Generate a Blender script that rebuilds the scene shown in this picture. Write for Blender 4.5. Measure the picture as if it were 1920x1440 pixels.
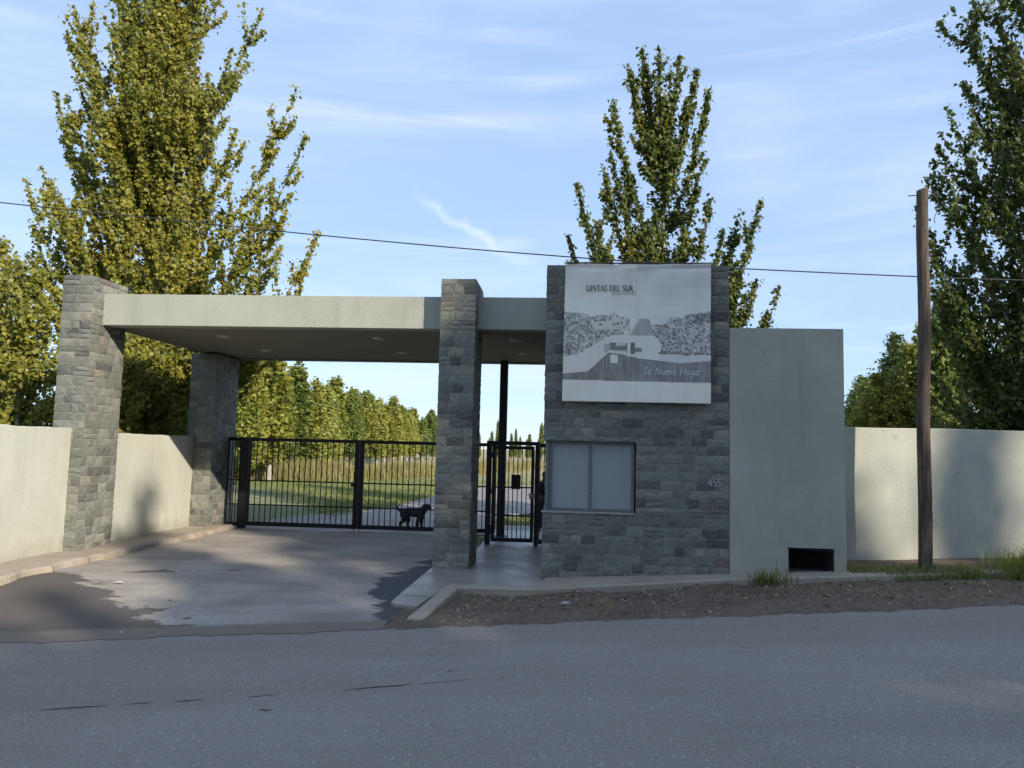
import bpy, math, random
import numpy as np
from mathutils import Matrix, Vector

# ------------------------------------------------------------------ camera, sky, sun, exposure
scene = bpy.context.scene
for o in list(bpy.data.objects):
    bpy.data.objects.remove(o)
col = scene.collection
rad = math.radians

PITCH, ROLL, YAW, FPX = rad(5.0), rad(1.37), rad(4.4), 1400.0
fw = Vector((-math.sin(YAW) * math.cos(PITCH), math.cos(YAW) * math.cos(PITCH), math.sin(PITCH)))
r0 = Vector((math.cos(YAW), math.sin(YAW), 0))
u0 = r0.cross(fw)
RT = math.cos(ROLL) * r0 + math.sin(ROLL) * u0
UP = math.cos(ROLL) * u0 - math.sin(ROLL) * r0
cam_d = bpy.data.cameras.new('camera')
cam = bpy.data.objects.new('camera', cam_d)
col.objects.link(cam)
cam.matrix_world = Matrix(((RT.x, UP.x, -fw.x, 0), (RT.y, UP.y, -fw.y, 0), (RT.z, UP.z, -fw.z, 2.25), (0, 0, 0, 1)))
cam_d.sensor_fit = 'HORIZONTAL'
cam_d.sensor_width = 36
cam_d.lens = FPX / 1920 * 36
cam_d.clip_start = 0.05
cam_d.clip_end = 5000
scene.camera = cam

TO_SUN = Vector((1.08, -1.0, 0.69)).normalized()
SUN_EL = math.asin(TO_SUN.z)
SUN_ROT = math.atan2(TO_SUN.x, TO_SUN.y)
SKY_STRENGTH, SUN_STRENGTH, EXPOSURE = 0.15, 2.2, 1.5

scene.view_settings.view_transform = 'Standard'
scene.view_settings.look = 'None'
scene.view_settings.exposure = EXPOSURE
scene.view_settings.gamma = 1.0
scene.view_settings.use_curve_mapping = False

world = bpy.data.worlds.new('World')
scene.world = world
world.use_nodes = True
wn, wl = world.node_tree.nodes, world.node_tree.links
wn.clear()
w_out = wn.new('ShaderNodeOutputWorld')
w_bg = wn.new('ShaderNodeBackground')
w_bg.inputs['Strength'].default_value = SKY_STRENGTH
sky = wn.new('ShaderNodeTexSky')
sky.sky_type = 'NISHITA'
sky.sun_disc = False
sky.sun_elevation = SUN_EL
sky.sun_rotation = SUN_ROT
sky.altitude = 800
sky.air_density = 1.0
sky.dust_density = 0.15
sky.ozone_density = 2.0
# a thin high veil over the whole dome, with stretched cirrus streaks in it
w_veil = wn.new('ShaderNodeMix')
w_veil.data_type = 'RGBA'
w_veil.inputs['Factor'].default_value = 0.86
w_veil.inputs['B'].default_value = (1.02, 1.43, 2.2, 1)
wl.new(sky.outputs['Color'], w_veil.inputs['A'])
w_tc = wn.new('ShaderNodeTexCoord')
prev = w_veil.outputs['Result']
for rot, scl, nsc, lo, hi, mx in (((0.1, 0.35, 0.3), (1.0, 1.3, 4.5), 1.5, 0.40, 0.80, 0.40), ((0.0, -0.45, 0.9), (1.0, 2.0, 11.0), 1.9, 0.52, 0.84, 0.45)):
    mp = wn.new('ShaderNodeMapping')
    mp.inputs['Rotation'].default_value = rot; mp.inputs['Scale'].default_value = scl
    nz = wn.new('ShaderNodeTexNoise')
    nz.inputs['Scale'].default_value = nsc; nz.inputs['Detail'].default_value = 8
    nz.inputs['Roughness'].default_value = 0.58; nz.inputs['Distortion'].default_value = 0.7
    mr = wn.new('ShaderNodeMapRange'); mr.interpolation_type = 'SMOOTHSTEP'
    for k_, v_ in (('From Min', lo), ('From Max', hi), ('To Min', 0.0), ('To Max', mx)): mr.inputs[k_].default_value = v_
    mx_ = wn.new('ShaderNodeMix'); mx_.data_type = 'RGBA'; mx_.inputs['B'].default_value = (2.45, 2.6, 2.85, 1)
    wl.new(w_tc.outputs['Generated'], mp.inputs['Vector']); wl.new(mp.outputs['Vector'], nz.inputs['Vector'])
    wl.new(nz.outputs['Fac'], mr.inputs['Value']); wl.new(mr.outputs['Result'], mx_.inputs['Factor'])
    wl.new(prev, mx_.inputs['A']); prev = mx_.outputs['Result']
# one short bright wisp drifting above the canopy
def w_math(op, a_, b_=0.0, clamp=False):
    q = wn.new('ShaderNodeMath'); q.operation = op; q.use_clamp = clamp
    for k_, v_ in enumerate((a_, b_)):
        if hasattr(v_, 'is_linked'): wl.new(v_, q.inputs[k_])
        else: q.inputs[k_].default_value = v_
    return q.outputs[0]
def w_dot(vec):
    q = wn.new('ShaderNodeVectorMath'); q.operation = 'DOT_PRODUCT'
    wl.new(w_tc.outputs['Generated'], q.inputs[0]); q.inputs[1].default_value = vec
    return q.outputs['Value']
w_nz = wn.new('ShaderNodeTexNoise'); w_nz.inputs['Scale'].default_value = 16; w_nz.inputs['Detail'].default_value = 6
wl.new(w_tc.outputs['Generated'], w_nz.inputs['Vector'])
off_ = w_math('MULTIPLY', w_math('SUBTRACT', w_nz.outputs['Fac'], 0.5), 0.05)
dist_ = w_math('ABSOLUTE', w_math('ADD', w_dot((-0.5035, 0.1871, -0.8435)), off_))
across = w_math('SUBTRACT', 1.0, w_math('DIVIDE', dist_, 0.010), True)
along = w_math('DIVIDE', w_math('SUBTRACT', w_dot((-0.1267, 0.9497, 0.2863)), 0.99523), 1.0 - 0.99523, True)
wisp = w_math('MULTIPLY', w_math('MULTIPLY', across, along), w_math('MULTIPLY', w_nz.outputs['Fac'], 0.85), True)
w_wm = wn.new('ShaderNodeMix'); w_wm.data_type = 'RGBA'; w_wm.inputs['B'].default_value = (2.7, 2.85, 3.05, 1)
wl.new(wisp, w_wm.inputs['Factor']); wl.new(prev, w_wm.inputs['A']); prev = w_wm.outputs['Result']
wl.new(prev, w_bg.inputs['Color'])
wl.new(w_bg.outputs['Background'], w_out.inputs['Surface'])

sun_d = bpy.data.lights.new('sun', 'SUN')
sun_d.energy = SUN_STRENGTH
sun_d.angle = rad(0.55)
sun_d.color = (1.0, 0.91, 0.78)
sun = bpy.data.objects.new('sun', sun_d)
col.objects.link(sun)
sun.location = (30, -30, 25)
sun.rotation_euler = TO_SUN.to_track_quat('Z', 'Y').to_euler()

# ------------------------------------------------------------------ helpers
rng = np.random.default_rng(7)
random.seed(7)

def mesh_np(name, V, F, smooth=False):
    """V (n,3), F: array (m,k) of one polygon size or a list of polygons."""
    me = bpy.data.meshes.new(name)
    V = np.asarray(V, dtype=np.float32)
    if isinstance(F, np.ndarray):
        m, k = F.shape
        me.vertices.add(len(V)); me.vertices.foreach_set('co', V.ravel())
        me.loops.add(m * k); me.loops.foreach_set('vertex_index', F.astype(np.int32).ravel())
        me.polygons.add(m)
        me.polygons.foreach_set('loop_start', np.arange(0, m * k, k, dtype=np.int32))
        me.polygons.foreach_set('loop_total', np.full(m, k, dtype=np.int32))
        me.update(calc_edges=True)
    else:
        me.from_pydata([tuple(v) for v in V], [], F)
        me.update()
    if smooth:
        me.polygons.foreach_set('use_smooth', np.ones(len(me.polygons), dtype=bool))
    return me

class MB:
    def __init__(self):
        self.V, self.F = [], []
    def add(self, vs, fs):
        n = len(self.V)
        self.V += [tuple(v) for v in vs]
        self.F += [tuple(i + n for i in f) for f in fs]
        return self
    def box(self, x0, x1, y0, y1, z0, z1):
        vs = [(x, y, z) for z in (z0, z1) for y in (y0, y1) for x in (x0, x1)]
        return self.add(vs, [(0, 2, 3, 1), (4, 5, 7, 6), (0, 1, 5, 4), (2, 6, 7, 3), (0, 4, 6, 2), (1, 3, 7, 5)])
    def prism(self, pts, z0, z1):
        """pts: ccw outline in XY; z0 / z1 number or list per point."""
        n = len(pts)
        b = z0 if hasattr(z0, '__len__') else [z0] * n
        t = z1 if hasattr(z1, '__len__') else [z1] * n
        vs = [(p[0], p[1], b[i]) for i, p in enumerate(pts)] + [(p[0], p[1], t[i]) for i, p in enumerate(pts)]
        fs = [tuple(range(n))[::-1], tuple(range(n, 2 * n))]
        fs += [(i, (i + 1) % n, n + (i + 1) % n, n + i) for i in range(n)]
        return self.add(vs, fs)
    def tube(self, pts, radii, seg=8, cap=True):
        pts = [Vector(p) for p in pts]
        if not hasattr(radii, '__len__'): radii = [radii] * len(pts)
        n0 = len(self.V); a = None
        for i, p in enumerate(pts):
            d = (pts[min(i + 1, len(pts) - 1)] - pts[max(i - 1, 0)]).normalized()
            if a is None:
                a = d.orthogonal().normalized()
            a = (a - d * a.dot(d)).normalized(); b = d.cross(a)
            for k in range(seg):
                q = p + (a * math.cos(2 * math.pi * k / seg) + b * math.sin(2 * math.pi * k / seg)) * radii[i]
                self.V.append(tuple(q))
        for i in range(len(pts) - 1):
            for k in range(seg):
                k2 = (k + 1) % seg
                self.F.append((n0 + i * seg + k, n0 + i * seg + k2, n0 + (i + 1) * seg + k2, n0 + (i + 1) * seg + k))
        if cap:
            self.F.append(tuple(n0 + k for k in range(seg))[::-1])
            self.F.append(tuple(n0 + (len(pts) - 1) * seg + k for k in range(seg)))
        return self
    def mesh(self, name, smooth=False):
        return mesh_np(name, self.V, self.F, smooth)

def link(name, me, mat=None, parent=None, bevel=0):
    o = bpy.data.objects.new(name, me)
    col.objects.link(o)
    if mat is not None and me is not None and len(me.materials) == 0:
        me.materials.append(mat)
    if parent is not None:
        o.parent = parent
        o.matrix_parent_inverse = Matrix.Translation(-root_loc(parent))
    if bevel:
        b = o.modifiers.new('edge', 'BEVEL'); b.width = bevel; b.segments = 2; b.limit_method = 'ANGLE'; b.angle_limit = rad(40)
    return o

def root_loc(p):
    return p.location.copy() if p.parent is None else Vector((0, 0, 0))

def thing(name, loc, label, cat, group=None):
    o = bpy.data.objects.new(name, None)
    o.empty_display_size = 0.2
    o.location = loc
    col.objects.link(o)
    return tag(o, label, cat, group)

def tag(o, label=None, cat=None, group=None, kind=None):
    if label: o['label'] = label
    if cat: o['category'] = cat
    if group: o['group'] = group
    if kind: o['kind'] = kind
    return o

# ------------------------------------------------------------------ materials
class NT:
    def __init__(self, name):
        self.m = bpy.data.materials.new(name); self.m.use_nodes = True
        self.n = self.m.node_tree.nodes; self.l = self.m.node_tree.links
        self.n.clear()
        self.out = self.n.new('ShaderNodeOutputMaterial')
        self.p = self.n.new('ShaderNodeBsdfPrincipled')
        self.l.new(self.p.outputs[0], self.out.inputs['Surface'])
    def pos(self, sc=(1, 1, 1), rot=(0, 0, 0), obj=False):
        if obj:
            g = self.n.new('ShaderNodeTexCoord').outputs['Object']
        else:
            g = self.n.new('ShaderNodeNewGeometry').outputs['Position']
        mp = self.n.new('ShaderNodeMapping'); mp.inputs['Scale'].default_value = sc; mp.inputs['Rotation'].default_value = rot
        self.l.new(g, mp.inputs['Vector'])
        return mp.outputs[0]
    def noise(self, vec, scale, detail=4, rough=0.5, dist=0.0):
        t = self.n.new('ShaderNodeTexNoise')
        t.inputs['Scale'].default_value = scale; t.inputs['Detail'].default_value = detail
        t.inputs['Roughness'].default_value = rough; t.inputs['Distortion'].default_value = dist
        self.l.new(vec, t.inputs['Vector'])
        return t.outputs['Fac']
    def vor(self, vec, scale, out='Distance', feature='F1', rnd=1.0):
        t = self.n.new('ShaderNodeTexVoronoi'); t.feature = feature
        t.inputs['Scale'].default_value = scale; t.inputs['Randomness'].default_value = rnd
        self.l.new(vec, t.inputs['Vector'])
        return t.outputs[out]
    def ramp(self, fac, stops, interp='LINEAR'):
        r = self.n.new('ShaderNodeValToRGB'); r.color_ramp.interpolation = interp
        e = r.color_ramp.elements
        while len(e) < len(stops): e.new(0.5)
        for i, (p, c) in enumerate(stops):
            e[i].position = p
            e[i].color = (c, c, c, 1) if not hasattr(c, '__len__') else (*c[:3], 1)
        self.l.new(fac, r.inputs[0])
        return r.outputs[0]
    def mix(self, fac, a, b, mode='MIX'):
        x = self.n.new('ShaderNodeMix'); x.data_type = 'RGBA'; x.blend_type = mode
        for s, v in (('Factor', fac), ('A', a), ('B', b)):
            if hasattr(v, 'is_linked'): self.l.new(v, x.inputs[s])
            elif s == 'Factor': x.inputs[s].default_value = v
            else: x.inputs[s].default_value = (*v[:3], 1)
        return x.outputs['Result']
    def math(self, op, a, b=0.0, clamp=False):
        x = self.n.new('ShaderNodeMath'); x.operation = op; x.use_clamp = clamp
        for i, v in enumerate((a, b)):
            if hasattr(v, 'is_linked'): self.l.new(v, x.inputs[i])
            else: x.inputs[i].default_value = v
        return x.outputs[0]
    def sep(self, vec):
        s = self.n.new('ShaderNodeSeparateXYZ'); self.l.new(vec, s.inputs[0]); return s.outputs
    def bump(self, h, strength=0.3, dist=0.02):
        b = self.n.new('ShaderNodeBump'); b.inputs['Strength'].default_value = strength; b.inputs['Distance'].default_value = dist
        self.l.new(h, b.inputs['Height']); self.l.new(b.outputs[0], self.p.inputs['Normal'])
    def set(self, color=None, rough=None, metal=None, spec=None):
        for k, v in (('Base Color', color), ('Roughness', rough), ('Metallic', metal), ('Specular IOR Level', spec)):
            if v is None: continue
            if hasattr(v, 'is_linked'): self.l.new(v, self.p.inputs[k])
            elif k == 'Base Color': self.p.inputs[k].default_value = (*v[:3], 1)
            else: self.p.inputs[k].default_value = v
        return self

M = {}
def plain(name, color, rough=0.7, metal=0.0, var=0.15, scale=6.0):
    t = NT(name)
    v = t.noise(t.pos(), scale, 5, 0.6)
    c = t.mix(v, tuple(x * (1 - var) for x in color), tuple(min(1, x * (1 + var)) for x in color))
    t.set(c, rough, metal, 0.2 if name == 'black_steel' else None); t.bump(t.noise(t.pos(), scale * 12, 3), 0.12, 0.004)
    M[name] = t.m
    return t.m

def make_plaster(name, a, b, stain=0.12):
    t = NT(name); p = t.pos()
    big = t.noise(p, 0.9, 6, 0.6)
    str_ = t.noise(t.pos((5, 5, 0.5)), 0.9, 5, 0.6)
    c = t.mix(t.ramp(big, [(0.3, 0.0), (0.72, 1.0)]), a, b)
    c = t.mix(t.math('MULTIPLY', t.ramp(str_, [(0.5, 0.0), (0.8, 1.0)]), stain), c, (0.16, 0.16, 0.13))
    spots = t.ramp(t.noise(p, 2.3, 6, 0.7), [(0.62, 0.0), (0.72, 1.0)])
    c = t.mix(t.math('MULTIPLY', spots, stain * 1.6), c, (0.13, 0.13, 0.12))
    # splash-back dirt near the ground, ragged
    z = t.sep(t.n.new('ShaderNodeNewGeometry').outputs['Position'])[2]
    d = t.math('SUBTRACT', t.math('ADD', 0.10, t.math('MULTIPLY', t.noise(p, 3.0, 5), 0.75)), z)
    c = t.mix(t.math('MULTIPLY', t.math('MULTIPLY', d, 2.2, True), 0.5), c, (0.24, 0.20, 0.15))
    t.set(c, 0.88)
    h = t.math('ADD', t.math('MULTIPLY', t.noise(t.pos((1, 1, 2.2)), 26, 5, 0.65), 1.0), t.math('MULTIPLY', t.noise(p, 120, 3), 0.5))
    t.bump(h, 0.55, 0.016)
    M[name] = t.m

make_plaster('plaster', (0.43, 0.43, 0.35), (0.52, 0.52, 0.43), 0.2)
make_plaster('plaster_grey', (0.36, 0.355, 0.28), (0.45, 0.445, 0.36), 0.2)
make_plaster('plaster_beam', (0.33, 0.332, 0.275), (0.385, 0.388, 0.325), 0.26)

def make_stone():
    t = NT('slate_stone')
    oi = t.n.new('ShaderNodeObjectInfo').outputs['Random']
    base = t.ramp(oi, [(0.0, (0.075, 0.074, 0.07)), (0.08, (0.11, 0.109, 0.096)), (0.22, (0.138, 0.143, 0.118)), (0.45, (0.156, 0.162, 0.134)),
                       (0.65, (0.176, 0.18, 0.15)), (0.86, (0.21, 0.21, 0.176)), (0.95, (0.26, 0.245, 0.20)), (0.985, (0.24, 0.215, 0.165)), (0.995, (0.185, 0.15, 0.13)), (1.0, (0.17, 0.13, 0.112))])
    off = t.n.new('ShaderNodeVectorMath'); off.operation = 'MULTIPLY_ADD'
    cmb = t.n.new('ShaderNodeCombineXYZ')
    for i in range(3): t.l.new(oi, cmb.inputs[i])
    t.l.new(cmb.outputs[0], off.inputs[0]); off.inputs[1].default_value = (37, 91, 53); 
    g = t.n.new('ShaderNodeNewGeometry'); t.l.new(g.outputs['Position'], off.inputs[2])
    v = off.outputs[0]
    n1 = t.noise(v, 7, 6, 0.65, 0.8)
    c = t.mix(0.7, base, t.ramp(n1, [(0.3, 0.68), (0.7, 1.32)]), 'MULTIPLY')
    vein = t.ramp(t.noise(v, 5, 8, 0.75, 2.5), [(0.49, 0.0), (0.505, 1.0), (0.52, 0.0)])
    c = t.mix(t.math('MULTIPLY', vein, 0.55), c, (0.33, 0.32, 0.27))
    rust = t.ramp(t.noise(v, 3, 5, 0.6), [(0.58, 0.0), (0.75, 1.0)])
    c = t.mix(t.math('MULTIPLY', rust, 0.35), c, (0.22, 0.17, 0.11))
    t.set(c, 0.72, spec=0.35)
    mp = t.n.new('ShaderNodeMapping'); mp.inputs['Rotation'].default_value = (0.3, 0.4, 0.2); mp.inputs['Scale'].default_value = (1, 1, 1.8)
    t.l.new(v, mp.inputs[0])
    h = t.math('ADD', t.noise(mp.outputs[0], 14, 8, 0.7, 1.2), t.math('MULTIPLY', t.noise(v, 60, 4, 0.6), 0.35))
    t.bump(h, 0.55, 0.022)
    M['stone'] = t.m
make_stone()
plain('mortar', (0.32, 0.305, 0.26), 0.95, var=0.25, scale=14)
plain('black_steel', (0.012, 0.012, 0.013), 0.5, 0.0, 0.2, 12)
plain('grey_steel', (0.14, 0.15, 0.155), 0.5, 0.2, 0.15, 12)
plain('mesh_steel', (0.55, 0.56, 0.55), 0.5, 0.3, 0.15, 12)
plain('white_metal', (0.55, 0.55, 0.52), 0.55)
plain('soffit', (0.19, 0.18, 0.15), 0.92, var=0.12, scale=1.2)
plain('dark_void', (0.01, 0.01, 0.01), 0.95)
plain('rusty', (0.10, 0.06, 0.04), 0.8, 0.2, 0.4, 9)
plain('cable', (0.03, 0.03, 0.035), 0.7)
plain('blind', (0.36, 0.38, 0.40), 0.8, var=0.05, scale=2)
plain('blind_edge', (0.55, 0.50, 0.40), 0.8)
plain('dog_fur', (0.010, 0.010, 0.011), 0.55, var=0.3)
plain('skin', (0.22, 0.125, 0.08), 0.6)
plain('dark_cloth', (0.012, 0.012, 0.015), 0.9)
plain('trouser_cloth', (0.018, 0.02, 0.03), 0.9)
plain('hair_dark', (0.010, 0.008, 0.006), 0.6)
plain('ink', (0.055, 0.055, 0.06), 0.8)
plain('ink_faint', (0.40, 0.40, 0.40), 0.8)
plain('ink_white', (0.74, 0.74, 0.74), 0.8)
plain('number_paint', (0.40, 0.39, 0.35), 0.7)

def make_glass():
    t = NT('window_pane'); t.set((0.35, 0.38, 0.41), 0.12, spec=0.5); M['pane'] = t.m
make_glass()

def make_concrete(name, a, b, rough=0.8, crackle=True):
    t = NT(name); p = t.pos()
    c = t.mix(t.ramp(t.noise(p, 1.1, 7, 0.62), [(0.3, 0.0), (0.7, 1.0)]), a, b)
    c = t.mix(t.math('MULTIPLY', t.ramp(t.noise(p, 9, 6, 0.7), [(0.5, 0.0), (0.8, 1.0)]), 0.45), c, tuple(x * 0.5 for x in a))
    c = t.mix(t.math('MULTIPLY', t.ramp(t.noise(p, 45, 3, 0.6), [(0.6, 0.0), (0.75, 1.0)]), 0.35), c, tuple(min(1, x * 1.6) for x in b))
    t.set(c, rough)
    t.bump(t.math('ADD', t.noise(p, 30, 5, 0.65), t.math('MULTIPLY', t.noise(p, 4, 3), 0.6)), 0.35, 0.012)
    M[name] = t.m
make_concrete('kerb_concrete', (0.29, 0.235, 0.175), (0.40, 0.335, 0.255))
make_concrete('pad_concrete', (0.27, 0.26, 0.25), (0.36, 0.35, 0.33), 0.9)
def make_walk():
    t = NT('walk_concrete'); p = t.pos()
    c = t.mix(t.ramp(t.noise(p, 1.3, 6, 0.6), [(0.3, 0.0), (0.7, 1.0)]), (0.23, 0.20, 0.165), (0.34, 0.30, 0.25))
    c = t.mix(t.math('MULTIPLY', t.ramp(t.noise(p, 7, 6, 0.7), [(0.5, 0.0), (0.8, 1.0)]), 0.4), c, (0.12, 0.11, 0.10))
    t.set(c, t.ramp(t.noise(p, 1.7, 4), [(0.35, 0.36), (0.65, 0.5)]))
    t.bump(t.noise(p, 22, 4, 0.6), 0.08, 0.01)
    M['walk_concrete'] = t.m
make_walk()

def make_asphalt(name, a, b, speck=0.5):
    t = NT(name); p = t.pos()
    c = t.mix(t.ramp(t.noise(p, 0.55, 6, 0.6), [(0.3, 0.0), (0.7, 1.0)]), a, b)
    lane = t.noise(t.pos((0.06, 1.1, 1), (0, 0, -0.1)), 1.0, 4)
    c = t.mix(t.math('MULTIPLY', t.ramp(lane, [(0.4, 0.0), (0.7, 1.0)]), 0.22), c, tuple(x * 0.7 for x in a))
    agg = t.noise(p, 85, 3, 0.75)
    c = t.mix(0.8, c, t.ramp(agg, [(0.32, 0.45), (0.5, 1.0), (0.68, 1.7)]), 'MULTIPLY')
    sp = t.math('MULTIPLY', t.ramp(t.vor(p, 21), [(0.18, 1.0), (0.27, 0.0)]), t.ramp(t.noise(p, 13, 2), [(0.50, 0.0), (0.60, 1.0)]))
    c = t.mix(t.math('MULTIPLY', sp, speck), c, (0.62, 0.58, 0.52))
    tyre = t.ramp(t.noise(t.pos((0.03, 0.9, 1), (0, 0, -0.1)), 1.3, 3), [(0.42, 0.0), (0.62, 1.0)])
    c = t.mix(t.math('MULTIPLY', tyre, 0.25), c, tuple(x * 0.62 for x in a))
    oil = t.ramp(t.noise(p, 0.9, 7, 0.7, 0.5), [(0.60, 0.0), (0.78, 1.0)])
    c = t.mix(t.math('MULTIPLY', oil, 0.35), c, tuple(x * 0.55 for x in a))
    sp2 = t.math('MULTIPLY', t.ramp(t.vor(p, 24), [(0.12, 1.0), (0.2, 0.0)]), t.ramp(t.noise(p, 15, 2), [(0.58, 0.0), (0.66, 1.0)]))
    c = t.mix(t.math('MULTIPLY', sp2, 0.6), c, (0.02, 0.02, 0.02))
    t.set(c, 0.78, spec=0.4)
    t.bump(t.math('ADD', t.noise(p, 85, 4, 0.75), t.math('MULTIPLY', t.vor(p, 40), 0.6)), 0.55, 0.012)
    M[name] = t.m
make_asphalt('asphalt', (0.235, 0.206, 0.172), (0.275, 0.243, 0.205))
make_asphalt('asphalt_inner', (0.24, 0.21, 0.185), (0.30, 0.265, 0.235), 0.2)
plain('crack_fill', (0.022, 0.022, 0.024), 0.8)

def make_dirt():
    t = NT('dirt'); p = t.pos()
    c = t.mix(t.ramp(t.noise(p, 1.2, 7, 0.65), [(0.3, 0.0), (0.7, 1.0)]), (0.115, 0.078, 0.05), (0.205, 0.148, 0.098))
    c = t.mix(t.math('MULTIPLY', t.ramp(t.noise(p, 12, 6, 0.7), [(0.45, 0.0), (0.7, 1.0)]), 0.5), c, (0.045, 0.035, 0.028))
    c = t.mix(t.math('MULTIPLY', t.ramp(t.noise(p, 45, 3, 0.6), [(0.60, 0.0), (0.7, 1.0)]), 0.5), c, (0.30, 0.26, 0.21))
    t.set(c, 0.95)
    t.bump(t.math('ADD', t.noise(p, 16, 7, 0.7), t.math('MULTIPLY', t.noise(p, 90, 3), 0.4)), 0.8, 0.04)
    M['dirt'] = t.m
make_dirt()

def make_driveway():
    t = NT('driveway_surface'); p = t.pos()
    x, y, z = t.sep(t.n.new('ShaderNodeNewGeometry').outputs['Position'])
    c = t.mix(t.ramp(t.noise(p, 0.8, 7, 0.62), [(0.3, 0.0), (0.7, 1.0)]), (0.26, 0.225, 0.185), (0.40, 0.35, 0.295))
    c = t.mix(t.math('MULTIPLY', t.ramp(t.noise(t.pos((0.35, 1.3, 1)), 1.1, 6, 0.6), [(0.45, 0.0), (0.65, 1.0)]), 0.55), c, (0.17, 0.15, 0.13))
    c = t.mix(t.math('MULTIPLY', t.ramp(t.noise(p, 10, 6, 0.7), [(0.5, 0.0), (0.75, 1.0)]), 0.4), c, (0.12, 0.105, 0.095))
    jag = t.noise(t.pos((0.7, 1.5, 1)), 1.3, 8, 0.68, 0.4)
    j = t.math('MULTIPLY', t.math('SUBTRACT', jag, 0.5), 3.6)
    # caked mud at the left mouth: below the line (-8.6,12.4)-(-4.6,9.5)
    d1 = t.math('SUBTRACT', t.math('ADD', t.math('MULTIPLY', x, -0.70), 6.35), y)
    m1 = t.ramp(t.math('ADD', d1, j), [(0.0, 0.0), (0.06, 1.0)])
    # bare asphalt beside the walkway
    d2 = t.math('SUBTRACT', t.math('ADD', x, 3.25), t.math('MULTIPLY', t.math('ABSOLUTE', t.math('SUBTRACT', y, 12.9)), 0.22))
    m2 = t.ramp(t.math('ADD', d2, t.math('MULTIPLY', j, 0.45)), [(0.0, 0.0), (0.08, 1.0)])
    # thin wet tongue
    d3 = t.math('SUBTRACT', 0.10, t.math('ABSOLUTE', t.math('SUBTRACT', t.math('SUBTRACT', y, 12.9), t.math('MULTIPLY', t.math('ADD', x, 6.6), 0.35))))
    d3 = t.math('SUBTRACT', d3, t.math('MULTIPLY', t.math('MAXIMUM', t.math('SUBTRACT', t.math('ABSOLUTE', t.math('ADD', x, 6.7)), 0.9), 0.0), 2.0))
    m3 = t.ramp(t.math('ADD', d3, t.math('MULTIPLY', j, 0.34)), [(0.0, 0.0), (0.05, 1.0)])
    mud = t.mix(t.noise(p, 3, 6, 0.65), (0.075, 0.062, 0.052), (0.125, 0.104, 0.088))
    c = t.mix(t.math('MAXIMUM', m1, m3), c, mud)
    c = t.mix(m2, c, (0.055, 0.055, 0.06))
    # sandy lip along the road edge
    d4 = t.math('SUBTRACT', t.math('ADD', t.math('MULTIPLY', x, 0.1), 10.42), y)
    m4 = t.ramp(t.math('ADD', d4, t.math('MULTIPLY', j, 0.12)), [(0.0, 0.0), (0.14, 1.0)])
    sand = t.mix(t.noise(p, 5, 6, 0.65), (0.14, 0.11, 0.085), (0.21, 0.175, 0.135))
    c = t.mix(m4, c, sand)
    c = t.mix(t.math('MULTIPLY', t.ramp(t.vor(p, 13), [(0.06, 1.0), (0.1, 0.0)]), 0.35), c, (0.40, 0.37, 0.32))
    t.set(c, 0.85)
    t.bump(t.math('ADD', t.noise(p, 25, 6, 0.7), t.math('MULTIPLY', m1, 0.8)), 0.4, 0.015)
    M['driveway'] = t.m
make_driveway()

def make_field():
    t = NT('field_grass'); p = t.pos()
    n = t.noise(t.pos((0.25, 1.0, 1)), 0.22, 6, 0.6)
    c = t.ramp(n, [(0.32, (0.13, 0.17, 0.06)), (0.45, (0.20, 0.22, 0.085)), (0.58, (0.28, 0.27, 0.12)), (0.75, (0.36, 0.32, 0.17))])
    y = t.sep(t.n.new('ShaderNodeNewGeometry').outputs['Position'])[1]
    far = t.ramp(t.math('DIVIDE', y, 200.0), [(0.24, 0.0), (0.40, 1.0)])
    c = t.mix(far, c, (0.36, 0.29, 0.14))
    c = t.mix(0.75, c, t.ramp(t.noise(p, 8, 6, 0.75), [(0.3, 0.45), (0.7, 1.55)]), 'MULTIPLY')
    t.set(c, 0.95)
    t.bump(t.noise(p, 12, 6, 0.75), 0.9, 0.12)
    M['field'] = t.m
make_field()

def make_leaf(name, stops, trans=0.36, patch=0.35, patch_col=(0.34, 0.25, 0.03)):
    t = NT(name)
    g = t.n.new('ShaderNodeNewGeometry')
    rp = g.outputs['Random Per Island']
    nz = t.noise(g.outputs['Position'], 0.55, 4, 0.6)
    f = t.math('ADD', t.math('MULTIPLY', rp, 0.62), t.math('MULTIPLY', t.math('SUBTRACT', nz, 0.31), 1.0), True)
    c = t.ramp(f, stops)
    ye = t.ramp(t.noise(g.outputs['Position'], 1.1, 3, 0.5), [(0.57, 0.0), (0.70, 1.0)])
    c = t.mix(t.math('MULTIPLY', ye, t.math('MULTIPLY', t.ramp(rp, [(0.35, 0.0), (0.6, 1.0)]), patch)), c, patch_col)
    t.set(c, 0.45, spec=0.35)
    tr = t.n.new('ShaderNodeBsdfTranslucent')
    t.l.new(t.mix(0.35, c, (0.30, 0.32, 0.04)), tr.inputs['Color'])
    mx = t.n.new('ShaderNodeMixShader'); mx.inputs[0].default_value = trans
    t.l.new(t.p.outputs[0], mx.inputs[1]); t.l.new(tr.outputs[0], mx.inputs[2])
    t.l.new(mx.outputs[0], t.out.inputs['Surface'])
    M[name] = t.m
make_leaf('leaf_gold', [(0.0, (0.10, 0.125, 0.025)), (0.35, (0.19, 0.20, 0.034)), (0.62, (0.29, 0.275, 0.042)), (0.85, (0.40, 0.345, 0.05)), (1.0, (0.50, 0.38, 0.05))], patch=0.8, trans=0.42)
make_leaf('leaf_green', [(0.0, (0.05, 0.075, 0.02)), (0.4, (0.085, 0.115, 0.026)), (0.75, (0.14, 0.16, 0.03)), (1.0, (0.22, 0.20, 0.035))], patch=0.5)
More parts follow.
